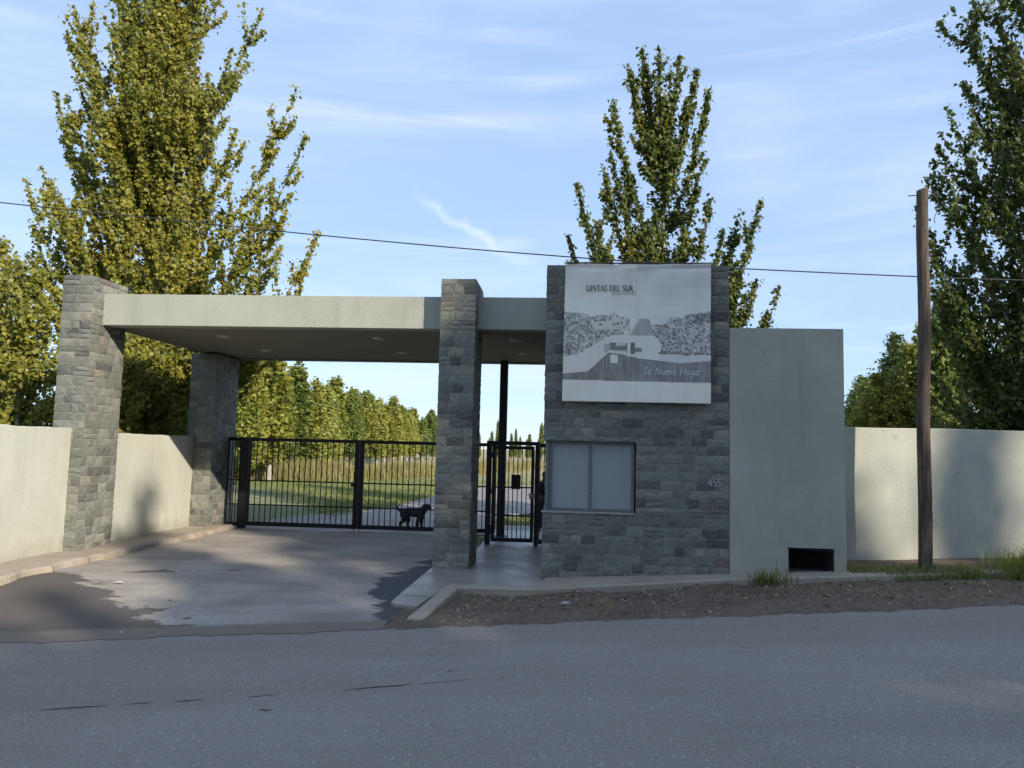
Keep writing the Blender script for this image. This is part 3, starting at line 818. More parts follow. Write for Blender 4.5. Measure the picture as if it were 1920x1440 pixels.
# ------------------------------------------------------------------ stroke lettering
GL = {  # unit-height glyphs: (advance, strokes); a stroke is (half-width factor, [points])
 'U': (0.86, [(1, [(0.14, 1), (0.14, 0.3), (0.22, 0.08), (0.42, 0), (0.6, 0.08), (0.68, 0.3)]), (.5, [(0.68, 0.3), (0.68, 1)]), (.4, [(0.02, 1), (0.26, 1)]), (.4, [(0.58, 1), (0.80, 1)])]),
 'I': (0.42, [(1, [(0.2, 0), (0.2, 1)]), (.4, [(0.08, 0), (0.32, 0)]), (.4, [(0.08, 1), (0.32, 1)])]),
 'N': (0.92, [(.5, [(0.14, 0), (0.14, 1)]), (1, [(0.14, 1), (0.74, 0)]), (.5, [(0.74, 0), (0.74, 1)]), (.4, [(0.03, 0), (0.25, 0)]), (.4, [(0.63, 1), (0.85, 1)])]),
 'T': (0.78, [(1, [(0.38, 0), (0.38, 1)]), (.5, [(0.04, 0.86), (0.06, 1), (0.70, 1), (0.72, 0.86)]), (.4, [(0.26, 0), (0.50, 0)])]),
 'A': (0.82, [(.5, [(0.10, 0), (0.40, 1)]), (1, [(0.40, 1), (0.72, 0)]), (.4, [(0.2, 0.36), (0.6, 0.36)]), (.4, [(0.01, 0), (0.2, 0)]), (.4, [(0.6, 0), (0.82, 0)])]),
 'S': (0.62, [(.8, [(0.50, 0.84), (0.40, 0.98), (0.22, 0.98), (0.1, 0.84), (0.12, 0.66), (0.3, 0.54), (0.46, 0.42), (0.52, 0.24), (0.42, 0.06), (0.24, 0.01), (0.08, 0.1), (0.06, 0.22)])]),
 'D': (0.92, [(1, [(0.16, 0), (0.16, 1)]), (.8, [(0.16, 1), (0.45, 1), (0.70, 0.82), (0.78, 0.5), (0.70, 0.18), (0.45, 0), (0.16, 0)])]),
 'E': (0.70, [(1, [(0.16, 0), (0.16, 1)]), (.5, [(0.06, 1), (0.56, 1), (0.58, 0.86)]), (.5, [(0.16, 0.52), (0.46, 0.52)]), (.5, [(0.06, 0), (0.58, 0), (0.62, 0.16)])]),
 'L': (0.68, [(1, [(0.16, 0), (0.16, 1)]), (.4, [(0.05, 1), (0.28, 1)]), (.5, [(0.05, 0), (0.56, 0), (0.60, 0.18)])]),
 'R': (0.80, [(1, [(0.16, 0), (0.16, 1)]), (.7, [(0.06, 1), (0.4, 1), (0.56, 0.86), (0.56, 0.66), (0.4, 0.52), (0.16, 0.50)]), (.9, [(0.36, 0.5), (0.62, 0.06), (0.78, 0)])]),
 'B': (0.74, [(1, [(0.16, 0), (0.16, 1), (0.42, 1), (0.54, 0.86), (0.52, 0.62), (0.38, 0.53), (0.16, 0.53)]), (1, [(0.38, 0.53), (0.60, 0.40), (0.60, 0.14), (0.44, 0), (0.16, 0)])]),
 'O': (0.90, [(.9, [(0.44, 1), (0.2, 0.9), (0.1, 0.5), (0.2, 0.1), (0.44, 0), (0.68, 0.1), (0.78, 0.5), (0.68, 0.9), (0.44, 1)])]),
 'C': (0.80, [(.9, [(0.70, 0.82), (0.56, 0.97), (0.34, 0.97), (0.14, 0.76), (0.1, 0.5), (0.16, 0.2), (0.36, 0.03), (0.58, 0.03), (0.72, 0.18)])]),
 'H': (0.92, [(.9, [(0.16, 0), (0.16, 1)]), (.9, [(0.74, 0), (0.74, 1)]), (.5, [(0.16, 0.52), (0.74, 0.52)])]),
 'u': (0.56, [(.8, [(0.08, 0.62), (0.1, 0.16), (0.2, 0.02), (0.34, 0.08), (0.44, 0.3)]), (.8, [(0.44, 0.62), (0.44, 0.06), (0.54, 0.02)])]),
 'e': (0.50, [(.8, [(0.1, 0.34), (0.42, 0.38), (0.40, 0.54), (0.26, 0.62), (0.12, 0.5), (0.08, 0.26), (0.16, 0.06), (0.30, 0.01), (0.44, 0.12)])]),
 'v': (0.50, [(.9, [(0.06, 0.62), (0.22, 0)]), (.5, [(0.22, 0), (0.44, 0.62)])]),
 'o': (0.54, [(.8, [(0.26, 0.62), (0.1, 0.5), (0.08, 0.2), (0.22, 0.01), (0.38, 0.08), (0.46, 0.36), (0.38, 0.58), (0.26, 0.62)])]),
 'g': (0.54, [(.8, [(0.46, 0.56), (0.26, 0.62), (0.1, 0.44), (0.1, 0.2), (0.24, 0.06), (0.44, 0.24)]), (.8, [(0.46, 0.62), (0.42, -0.14), (0.28, -0.3), (0.08, -0.24)])]),
 'a': (0.54, [(.8, [(0.44, 0.5), (0.28, 0.62), (0.1, 0.44), (0.08, 0.16), (0.2, 0.01), (0.42, 0.28)]), (.8, [(0.46, 0.62), (0.42, 0.08), (0.54, 0.02)])]),
 'r': (0.42, [(.8, [(0.1, 0.62), (0.1, 0)]), (.8, [(0.1, 0.36), (0.24, 0.6), (0.38, 0.56)])]),
 '4': (0.66, [(1, [(0.44, 0), (0.44, 1), (0.06, 0.32), (0.6, 0.32)])]),
 '5': (0.66, [(1, [(0.54, 1), (0.16, 1), (0.12, 0.58), (0.34, 0.64), (0.54, 0.48), (0.54, 0.2), (0.36, 0.01), (0.1, 0.08)])]),
 ' ': (0.40, []),
}
def lettering(text, h, x, y, z, mat, parent, stroke=0.055, shear=0.0, stretch=1.0, depth=0.0):
    mb = MB(); cx = x
    for ch in text:
        adv, strokes = GL[ch]
        for wf, pts in strokes:
            P = [np.array([cx + (p[0] * stretch + shear * p[1]) * h, z + p[1] * h]) for p in pts]
            hw = stroke * h * wf
            for q in range(len(P) - 1):
                d = P[q + 1] - P[q]; L = np.hypot(*d); d = d / L; nn = np.array([-d[1], d[0]]) * hw
                a0, b0 = P[q] - d * hw * 0.6, P[q + 1] + d * hw * 0.6
                yy = y - 0.0001 * (q % 3) - depth
                vs = [(a0[0] - nn[0], yy, a0[1] - nn[1]), (b0[0] - nn[0], yy, b0[1] - nn[1]), (b0[0] + nn[0], yy, b0[1] + nn[1]), (a0[0] + nn[0], yy, a0[1] + nn[1])]
                if depth: 
                    vs += [(v[0], y, v[2]) for v in vs]
                    mb.add(vs, [(0, 1, 2, 3), (0, 4, 5, 1), (1, 5, 6, 2), (2, 6, 7, 3), (3, 7, 4, 0)])
                else: mb.add(vs, [(0, 1, 2, 3)])
        cx += adv * h * stretch
    return link('lettering', mb.mesh('lettering'), mat, parent), cx - x

lettering('455', 0.115, 2.41, TY - 0.022, 1.70, M['number_paint'], gh, 0.075, 0, 1.0, 0.012)

# ------------------------------------------------------------------ banner
bn = thing('advertising_banner', (1.17, 13.1, 3.12), 'weathered black and white printed banner hung on the stone tower', 'banner')
NXB, NZB = 300, 290
bx0, bx1, bz0, bz1, by = -0.10, 2.44, 3.115, 5.575, 13.085
uu = np.linspace(0, 1, NXB + 1); vv = np.linspace(0, 1, NZB + 1)
U_, V_ = np.meshgrid(uu, vv, indexing='ij')
def fold(u, v):
    y = 0.010 * np.exp(-((v - 0.03) / 0.02) ** 2) * np.sin(u * 9) - 0.018 * np.exp(-((u - 0.49) / 0.006) ** 2) * 0.35
    y += 0.008 * np.sin(u * 23 + 3 * np.sin(v * 4)) * np.exp(-v * 9) + 0.006 * np.sin(u * 5 + v * 7) + 0.004 * np.sin(u * 40 + v * 6) * np.exp(-v * 14)
    y += 0.012 * np.sin((u + v * 0.8) * 14) * np.exp(-((u - 0.02) / 0.08) ** 2 - (v / 0.15) ** 2)
    return y
inset = 0.012 * np.sin(V_ * 2.9)
Xb = bx0 + (bx1 - bx0) * U_ - 0.02 * V_ * (1 - U_) + inset * (U_ - 0.5) * 0
Zb = bz1 - (bz1 - bz0) * V_ - 0.02 * np.sin(U_ * math.pi) * (1 - V_)
Yb = by - 0.012 + 1.5 * fold(U_, V_)
def pip(poly, u, v):
    inside = np.zeros(u.shape, bool); n = len(poly)
    for k in range(n):
        (xa, ya), (xb, yb) = poly[k], poly[(k + 1) % n]
        cond = ((ya > v) != (yb > v))
        xi = (xb - xa) * (v - ya) / (yb - ya + 1e-12) + xa
        inside ^= cond & (u < xi)
    return inside
def vnoise(u, v, s, seed):
    r = np.random.default_rng(seed); g = r.random((int(s) + 3, int(s) + 3))
    x, y = u * s, v * s; i, j = x.astype(int), y.astype(int); fx, fy = x - i, y - j
    fx, fy = fx * fx * (3 - 2 * fx), fy * fy * (3 - 2 * fy)
    return (g[i, j] * (1 - fx) + g[i + 1, j] * fx) * (1 - fy) + (g[i, j + 1] * (1 - fx) + g[i + 1, j + 1] * fx) * fy
n1 = vnoise(U_, V_, 85, 1); n2 = vnoise(U_, V_, 190, 2); n3 = vnoise(U_, V_, 9, 3) * 0.6 + vnoise(U_ * 0.3, V_, 40, 13) * 0.4; n4 = vnoise(U_, V_, 26, 4)
val = 0.70 + 0.06 * np.exp(-((V_ - 0.34) / 0.12) ** 2) + 0.14 * (n3 - 0.5) - 0.06 * np.exp(-((V_ - 0.12) / 0.1) ** 2)
streak = vnoise(U_, V_ * 0.12, 80, 8)
val = val - 0.02 * (U_ > 0.49)
speck = np.clip((n1 * 0.45 + n2 * 0.55 - 0.30) * 2.6, 0, 1)
ju = U_ + 0.03 * (n4 - 0.5); jv = V_ + 0.04 * (n4 - 0.5) + 0.02 * (n1 - 0.5)
left_trees = pip([(-.1, .36), (.10, .36), (.2, .385), (.34, .375), (.45, .40), (.46, .50), (.36, .52), (.26, .56), (.22, .60), (.10, .67), (-.1, .72)], ju, jv)
right_trees = pip([(.60, .44), (.74, .40), (.80, .38), (.88, .36), (1.1, .35), (1.1, .67), (.92, .665), (.66, .65), (.66, .56), (.61, .52)], ju, jv)
tree = left_trees | right_trees
val = np.where(tree, 0.16 + 0.46 * speck + 0.10 * (n4 - .5) + 0.1 * (n3 - .5), val)
dark_l = pip([(.0, .56), (.16, .52), (.24, .58), (.12, .68), (0, .70)], ju, jv)
val = np.where(dark_l, val * (0.72 + 0.4 * n4), val)
dark_r = pip([(.86, .36), (1.1, .35), (1.1, .44), (.9, .45)], ju, jv)
val = np.where(dark_r, val * 0.62, val)
val = np.where(pip([(.19, .43), (.33, .39), (.42, .41), (.41, .46), (.21, .475)], ju, jv), 0.62 + 0.08 * (n1 - .5), val)
for (a_, b_) in ((.25, .445), (.345, .44), (.37, .437), (.395, .43)):
    val = np.where((abs(U_ - a_) < .007) & (abs(V_ - b_) < .010), 0.2, val)
val = np.where(pip([(.515, .40), (.585, .40), (.62, .52), (.44, .52)], U_, V_), 0.40 + 0.05 * (n1 - .5), val)
val = np.where(pip([(.505, .41), (.52, .41), (.455, .515), (.435, .515)], U_, V_), 0.62, val)
val = np.where(pip([(-.1, .70), (.12, .66), (.26, .595), (.285, .64), (.20, .76), (.17, .785), (-.1, .815)], U_, V_), 0.70, val)
val = np.where(pip([(-.1, .815), (.17, .785), (.31, .645), (.43, .66), (.52, .685), (.80, .715), (1.1, .69), (1.1, .855), (-.1, .845)], U_, V_), 0.235 + 0.07 * (n4 - .5) + 0.10 * (streak - 0.5), val)
val = np.where(pip([(.258, .56), (.33, .52), (.62, .522), (.655, .55), (.66, .66), (.65, .69), (.52, .685), (.44, .665), (.435, .60), (.27, .60)], U_, V_), 0.70, val)
val = np.where(pip([(.275, .585), (.44, .575), (.44, .65), (.32, .63), (.285, .655)], U_, V_), 0.45, val)
val = np.where(pip([(.315, .575), (.435, .575), (.435, .632), (.32, .627)], U_, V_), 0.20, val)
val = np.where(pip([(.36, .575), (.425, .575), (.425, .595), (.36, .60)], U_, V_), 0.55, val)
for k in range(6):
    val = np.where(pip([(.325 + k * .018, .645), (.334 + k * .018, .645), (.339 + k * .018, .63), (.33 + k * .018, .63)], U_, V_), 0.68, val)
val = np.where((U_ > .438) & (U_ < .455) & (V_ > .56) & (V_ < .67), 0.72, val)
val = np.where((U_ > .457) & (U_ < .488) & (V_ > .57) & (V_ < .655), 0.16, val)
val = np.where((U_ > .488) & (U_ < .535) & (V_ > .61) & (V_ < .638), 0.25, val)
car = (np.clip(abs(U_ - .348) - .016, 0, 1) ** 2 + np.clip(abs(V_ - .692) - .022, 0, 1) ** 2) < .010 ** 2
val = np.where(car, 0.72, val)
carline = (np.clip(abs(U_ - .348) - .016, 0, 1) ** 2 + np.clip(abs(V_ - .692) - .022, 0, 1) ** 2 < .014 ** 2) & ~car
val = np.where(carline, 0.15, val)
val = np.where(pip([(.655, .665), (.75, .665), (1.1, .655), (1.1, .69), (.80, .715), (.652, .695)], U_, V_), 0.62, val)
for k in range(5):
    val = np.where((abs(U_ - (.68 + k * .08)) < .028 + .01 * n4) & (abs(V_ - .645 - .006 * k * .2) < .008), 0.2, val)
bottom = V_ > .852 + .008 * U_
val = np.where(bottom, 0.74 + 0.04 * (n3 - .5), val)
txt = bottom & (U_ > .34) & (U_ < .57) & (((V_ * 46) % 1) < .35) & (V_ > .88) & (V_ < .97) & (n1 > 0.35)
val = np.where(txt, val * 0.92, val)
txt2 = (U_ > .33) & (U_ < .50) & (V_ > .243) & (V_ < .246)
val = np.where(txt2, val * 0.85, val)
val = np.where((abs(U_ - .66) < .03) & (abs(V_ - .243) < .004), 0.72, val)
val = val * np.where(abs(U_ - .487) < .0025, 0.78, 1.0)
val = val * (1 - 0.30 * np.exp(-((V_ - 0.022) / 0.012) ** 2) * (U_ > .5) - 0.10 * np.exp(-(V_ / 0.03) ** 2))
val = val + 0.012 * (n2 - .5)
tint = np.where(bottom[..., None], np.array([1.0, 0.99, 0.95]), np.where((U_ > .49)[..., None], np.array([0.97, 0.985, 1.04]), np.array([1.0, 1.0, 0.985])))
rgb = np.clip(val[..., None] * tint * np.array([1.24, 1.14, 1.0]), 0, 0.9)
Vn = np.stack([Xb, Yb, Zb], -1).reshape(-1, 3)
ii, jj = np.meshgrid(np.arange(NXB), np.arange(NZB), indexing='ij'); a = (ii * (NZB + 1) + jj).ravel()
me = mesh_np('canvas', Vn, np.stack([a, a + 1, a + NZB + 2, a + NZB + 1], -1), True)
ca = me.color_attributes.new('print', 'FLOAT_COLOR', 'POINT')
ca.data.foreach_set('color', np.concatenate([rgb.reshape(-1, 3), np.ones((len(Vn), 1))], 1).astype(np.float32).ravel())
t_ = NT('banner_print'); at = t_.n.new('ShaderNodeVertexColor'); at.layer_name = 'print'
dirt = t_.ramp(t_.noise(t_.pos((3, 3, 0.8)), 1.6, 6, 0.65), [(0.5, 0.0), (0.85, 1.0)])
t_.set(t_.mix(t_.math('MULTIPLY', dirt, 0.22), at.outputs[0], (0.33, 0.30, 0.25)), 0.62)
canvas = link('canvas', me, t_.m, bn)
s = canvas.modifiers.new('thick', 'SOLIDIFY'); s.thickness = 0.004; s.offset = -1
mb = MB()
for (xa, xb, za, zb) in ((bx0 + 0.03, bx1 - 0.03, bz1 - 0.10, bz1 - 0.05), (bx0 + 0.03, bx1 - 0.03, bz0 + 0.03, bz0 + 0.08), (bx0 + 0.03, bx0 + 0.08, bz0 + 0.08, bz1 - 0.10), (bx1 - 0.08, bx1 - 0.03, bz0 + 0.08, bz1 - 0.10), (1.14, 1.19, bz0 + 0.08, bz1 - 0.10)):
    mb.box(xa, xb, by + 0.025, by + 0.09, za, zb)
link('frame', mb.mesh('banner_frame'), M['grey_steel'], bn)
mb = MB().tube([(bx0 - 0.02, 13.09, bz1 + 0.004), (0.3, 13.10, bz1 + 0.012), (1.2, 13.09, bz1 - 0.002), (bx1 + 0.01, 13.09, bz1 + 0.012)], 0.014, 8)
link('hanging_rod', mb.mesh('hanging_rod'), M['rusty'], bn)
for x in (0.24, 2.06, 2.43):
    link('tie', MB().tube([(x, 13.075, bz1 - 0.02), (x + 0.01, 13.07, bz1 + 0.01), (x + 0.03, 13.10, bz1 + 0.03), (x + 0.02, 13.14, bz1 + 0.005)], 0.006, 6).mesh('tie'), M['cable'], bn)
ly = by - 0.034
lettering('UINTAS DEL SUR', 0.098, 0.27, ly, 5.07, M['ink'], canvas, 0.075, 0, 0.86)
lettering('BARRIO CERRADO', 0.050, 0.72, ly, 5.005, M['ink_faint'], canvas, 0.06, 0, 0.80)
lettering('Su Nuevo Hogar', 0.125, 1.27, ly, 3.60, M['ink_white'], canvas, 0.055, 0.22, 1.0)

# ------------------------------------------------------------------ walls
def wall(x0, x1, y0, y1, z0, z1, label, mat='plaster'):
    n = 24
    mb = MB()
    long_y = (y1 - y0) > (x1 - x0)
    Vs, Fs = [], []
    r = np.random.default_rng(int(abs(x0 * 10 + y1)))
    for k in range(n + 1):
        t = k / n; dz = r.normal(0, 0.006)
        if long_y:
            yy = y0 + (y1 - y0) * t
            Vs += [(x0, yy, z0), (x1, yy, z0), (x1, yy, z1 + dz - 0.012), (x1 - 0.012, yy, z1 + dz), (x0 + 0.012, yy, z1 + dz), (x0, yy, z1 + dz - 0.012)]
        else:
            xx = x0 + (x1 - x0) * t
            Vs += [(xx, y1, z0), (xx, y0, z0), (xx, y0, z1 + dz - 0.012), (xx, y0 + 0.012, z1 + dz), (xx, y1 - 0.012, z1 + dz), (xx, y1, z1 + dz - 0.012)]
    for k in range(n):
        for q in range(6):
            a0, b0 = k * 6 + q, k * 6 + (q + 1) % 6
            Fs.append((a0, b0, b0 + 6, a0 + 6))
    Fs += [tuple(range(5, -1, -1)), tuple(n * 6 + q for q in range(6))]
    o = link('boundary_wall', mesh_np('boundary_wall', Vs, Fs), M[mat])
    return tag(o, label, 'wall', 'cream rendered boundary walls')
wall(-9.90, -9.66, 15.09, 18.72, -0.2, 2.39, 'sunlit cream wall under the canopy between two stone columns')
wall(-9.92, -9.68, 10.2, 13.93, -0.6, 2.46, 'sunlit cream wall running from the outer stone column toward the road')
wall(4.73, 30.0, 14.20, 14.42, -0.1, 2.81, 'dappled cream boundary wall behind the wooden pole')
wall(-60, -9.93, 10.2, 10.44, -1.5, 2.46, 'cream wall turning along the road past the driveway mouth')

# ------------------------------------------------------------------ gates
def bar_mesh(h, w=0.02):
    return MB().box(-w / 2, w / 2, -w / 2, w / 2, 0, h).mesh('bar')
def gate_panel(name, label, cat, x0, x1, y, z0, z1, nbars, rails, stile=(0.05, 0.05), group=None, rail_h=0.09, low_h=0.11, feet=()):
    t = thing(name, ((x0 + x1) / 2, y, z0), label, cat, group)
    s0, s1 = stile
    link('stile', MB().box(x0, x0 + s0, y - 0.03, y + 0.03, z0, z1).mesh('stile'), M['black_steel'], t)
    link('stile', MB().box(x1 - s1, x1, y - 0.03, y + 0.03, z0, z1).mesh('stile'), M['black_steel'], t)
    link('rail', MB().box(x0 + s0, x1 - s1, y - 0.03, y + 0.03, z1 - rail_h, z1 - 0.002).mesh('rail'), M['black_steel'], t)
    link('rail', MB().box(x0 + s0, x1 - s1, y - 0.03, y + 0.03, z0 + 0.001, z0 + low_h).mesh('rail'), M['black_steel'], t)
    for zr in rails:
        link('rail', MB().box(x0 + s0, x1 - s1, y - 0.022, y - 0.012, zr - 0.018, zr + 0.018).mesh('rail'), M['black_steel'], t)
    bmh = bar_mesh(z1 - rail_h - z0 - low_h, 0.022)
    bmh.materials.append(M['black_steel'])
    for k in range(nbars):
        x = x0 + s0 + (x1 - x0 - s0 - s1) * (k + 1) / (nbars + 1)
        o = bpy.data.objects.new('bar', bmh); col.objects.link(o); o.parent = t
        o.location = (x - t.location.x, 0, low_h)
    return t
GY_ = 19.60
gate_panel('fence_panel', 'narrow fixed black bar panel beside the back stone column', 'fence', -9.14, -8.78, GY_, 0.04, 2.40, 3, (1.26, 0.62), (0.05, 0.02))
p_ = thing('gate_post', (-8.66, GY_, 0), 'broad black steel post at the hinge side of the driveway gate', 'post')
link('shaft', MB().box(-8.77, -8.56, GY_ - 0.07, GY_ + 0.07, -0.1, 2.39).mesh('shaft'), M['black_steel'], p_, 0.008)
link('cap', MB().box(-8.78, -8.55, GY_ - 0.08, GY_ + 0.08, 2.391, 2.405).mesh('cap'), M['black_steel'], p_)
g1 = gate_panel('gate_leaf', 'black barred driveway gate leaf next to the broad hinge post', 'gate', -8.54, -5.53, GY_, 0.06, 2.40, 18, (1.26, 0.62), (0.05, 0.12), 'driveway gate leaves')
g2 = gate_panel('gate_leaf', 'black barred driveway gate leaf with the dog behind it', 'gate', -5.515, -1.86, GY_, 0.06, 2.40, 22, (1.26, 0.62), (0.12, 0.05), 'driveway gate leaves')
for g_, x in ((g1, -5.59), (g2, -5.45)):
    link('drop_bolt', MB().tube([(x, GY_ - 0.045, 0.55), (x, GY_ - 0.045, 0.0)], 0.011, 8).mesh('drop_bolt'), M['black_steel'], g_)
link('lock', MB().box(-5.72, -5.60, GY_ - 0.06, GY_ - 0.032, 1.16, 1.28).mesh('lock'), M['black_steel'], g1)
PY = 17.70
pf = thing('steel_gateway', (-1.3, PY, 0), 'black steel gateway frame standing round the pedestrian gate', 'gateway')
link('jamb', MB().box(-1.92, -1.80, PY - 0.06, PY + 0.06, 0.02, 2.44).mesh('jamb'), M['black_steel'], pf)
link('jamb', MB().box(-0.77, -0.67, PY - 0.06, PY + 0.06, 0.02, 2.44).mesh('jamb'), M['black_steel'], pf)
link('header', MB().box(-1.80, -0.77, PY - 0.06, PY + 0.06, 2.35, 2.44).mesh('header'), M['black_steel'], pf)
pg = gate_panel('pedestrian_gate', 'black pedestrian gate with dark plate and latch at the end of the walkway', 'gate', -1.78, -0.785, PY, 0.09, 2.33, 7, (1.36, 0.70), (0.075, 0.075), rail_h=0.08, low_h=0.09)
link('plate', MB().box(-1.32, -1.10, PY - 0.05, PY - 0.035, 1.32, 1.66).mesh('plate'), M['black_steel'], pg)
lk = link('lock_box', MB().box(-0.89, -0.775, PY - 0.07, PY - 0.032, 1.10, 1.24).mesh('lock_box'), M['grey_steel'], pg)
link('latch_handle', MB().tube([(-0.80, PY - 0.07, 1.18), (-0.80, PY - 0.11, 1.18), (-0.93, PY - 0.11, 1.19)], 0.012, 8).mesh('latch_handle'), M['mesh_steel'], lk)
for z in (0.35, 1.2, 2.05):
    link('hinge', MB().tube([(-1.795, PY - 0.05, z), (-1.795, PY - 0.05, z + 0.12)], 0.016, 8).mesh('hinge'), M['black_steel'], pg)
gate_panel('fence_panel', 'slim black bar panel between pedestrian gate and stone tower', 'fence', -0.665, -0.445, PY, 0.06, 2.40, 1, (1.36, 0.70), (0.02, 0.02))

# ------------------------------------------------------------------ pole and overhead line
PX, PYP, PZ0 = 6.03, 13.30, 0.30
pole = thing('utility_pole', (PX, PYP, PZ0), 'weathered wooden utility pole standing before the cream wall', 'pole')
zs = np.linspace(PZ0 - 0.3, 6.99, 40)
r = np.random.default_rng(5)
Vs, Fs = [], []; seg = 18
ph = r.uniform(0, 6.28, 6)
for k, z in enumerate(zs):
    t = k / 39; cx = PX + 0.12 * t + 0.012 * math.sin(z * 1.7); cy = PYP + 0.008 * math.sin(z * 2.3)
    for q in range(seg):
        a = 2 * math.pi * q / seg
        rr = (0.112 - 0.018 * t) * (1 + 0.035 * math.sin(3 * a + ph[0] + z * 0.4) + 0.03 * math.sin(7 * a + ph[1] + z * 0.15) + r.normal(0, 0.012))
        zz = z + (0.05 * math.cos(a - 0.6) if k == 39 else 0)
        Vs.append((cx + rr * math.cos(a), cy + rr * math.sin(a), zz))
for k in range(39):
    for q in range(seg):
        q2 = (q + 1) % seg; Fs.append((k * seg + q, k * seg + q2, (k + 1) * seg + q2, (k + 1) * seg + q))
Fs.append(tuple(39 * seg + q for q in range(seg)))
link('shaft', mesh_np('shaft', Vs, Fs, True), M['pole_wood'], pole)
zt = 6.86
link('through_bolt', MB().tube([(PX - 0.14, PYP - 0.02, zt), (PX + 0.30, PYP - 0.02, zt + 0.02)], 0.010, 8).mesh('bolt'), M['rusty'], pole)
pts = [(PX + 0.30 + 0.035 * (1 - math.cos(a)), PYP - 0.02, zt + 0.02 + 0.035 * math.sin(a)) for a in np.linspace(0, 6.0, 12)]
link('eye_hook', MB().tube(pts, 0.008, 6).mesh('eye_hook'), M['rusty'], pole)
pts = [(PX + 0.35, PYP - 0.02, zt - 0.01), (PX + 0.37, PYP - 0.03, zt - 0.15), (PX + 0.33, PYP - 0.03, zt - 0.3), (PX + 0.28, PYP - 0.04, zt - 0.42), (PX + 0.30, PYP - 0.03, zt - 0.5)]
link('loose_wire', MB().tube(pts, 0.006, 6).mesh('loose_wire'), M['cable'], pole)
wpts = [(-40, 15.5, 11.3), (-26, 15.5, 9.2), (-12.9, 15.5, 7.52), (-9.1, 15.5, 7.2), (-5.6, 15.5, 6.83), (-2.3, 15.5, 6.5), (0.9, 15.5, 6.23), (3.5, 15.5, 6.05), (8.1, 15.5, 5.88), (14, 15.5, 5.8), (24, 15.5, 5.95), (40, 15.5, 6.6)]
wx = np.array(wpts); xx = np.linspace(-40, 40, 120)
cf = np.polyfit(wx[:, 0], wx[:, 2], 4)
zz = np.interp(xx, wx[:, 0], wx[:, 2]) * 0.4 + np.polyval(cf, xx) * 0.6
cab = link('overhead_cable', MB().tube([(x, 15.5, z) for x, z in zip(xx, zz)], 0.013, 6).mesh('overhead_cable', True), M['cable'])
tag(cab, 'thin dark overhead cable sagging across the sky', 'cable')

# ------------------------------------------------------------------ dog and person
def skin_mesh(name, verts, edges, radii, mat, parent, sub=2, root=0):
    me = bpy.data.meshes.new(name); me.from_pydata(verts, edges, []); me.materials.append(mat)
    o = bpy.data.objects.new(name, me); col.objects.link(o)
    sk = o.modifiers.new('skin', 'SKIN'); sk.use_smooth_shade = True
    for i, rr in enumerate(radii):
        me.skin_vertices[0].data[i].radius = rr if hasattr(rr, '__len__') else (rr, rr)
        me.skin_vertices[0].data[i].use_root = (i == root)
    sb = o.modifiers.new('sub', 'SUBSURF'); sb.levels = sub; sb.render_levels = sub
    if parent is not None:
        o.parent = parent; o.matrix_parent_inverse = Matrix.Translation(-root_loc(parent))
    return o

dg = thing('dog', (-4.2, 20.45, 0), 'black dog standing behind the driveway gate near the stone column', 'dog')
dx, dy = -4.20, 20.45
B = [  # verts relative to (dx,dy): spine, neck, head, tail, legs
 (0.17, 0, 0.43), (0.02, 0, 0.43), (-0.13, 0, 0.455), (-0.23, 0, 0.45),      # 0 chest 1 belly 2 loin 3 rump
 (0.27, 0, 0.53), (0.33, -0.01, 0.61), (0.40, -0.03, 0.60), (0.47, -0.06, 0.535),    # 4 neck 5 skull 6 brow 7 muzzle
 (-0.32, 0, 0.485), (-0.39, 0, 0.48), (-0.43, 0, 0.55), (-0.42, 0, 0.61),         # 8.. tail curling up
 (0.21, 0.075, 0.36), (0.20, 0.08, 0.20), (0.22, 0.08, 0.04), (0.25, 0.08, 0.02),   # 12 front far
 (0.18, -0.075, 0.36), (0.13, -0.08, 0.20), (0.10, -0.08, 0.04), (0.135, -0.08, 0.02), # 16 front near
 (-0.22, 0.07, 0.36), (-0.12, 0.075, 0.25), (-0.17, 0.075, 0.15), (-0.12, 0.075, 0.04), (-0.09, 0.075, 0.02), # 20 hind far
 (-0.25, -0.07, 0.36), (-0.20, -0.075, 0.25), (-0.33, -0.075, 0.16), (-0.31, -0.075, 0.04), (-0.28, -0.075, 0.02)] # 25 hind near
BE = [(0, 1), (1, 2), (2, 3), (0, 4), (4, 5), (5, 6), (6, 7), (3, 8), (8, 9), (9, 10), (10, 11), (0, 12), (12, 13), (13, 14), (14, 15), (0, 16), (16, 17), (17, 18), (18, 19),
      (3, 20), (20, 21), (21, 22), (22, 23), (23, 24), (3, 25), (25, 26), (26, 27), (27, 28), (28, 29)]
BR = [(0.175, 0.18), (0.15, 0.145), (0.125, 0.125), (0.135, 0.13), 0.118, 0.115, 0.10, 0.068, 0.05, 0.034, 0.027, 0.016,
      0.085, 0.052, 0.036, 0.038, 0.085, 0.052, 0.036, 0.038, 0.115, 0.078, 0.045, 0.034, 0.038, 0.115, 0.078, 0.045, 0.034, 0.038]
skin_mesh('body', [(dx + x * 1.05, dy + y, z * 1.05) for x, y, z in B], BE, BR, M['dog_fur'], dg, 2, 1)
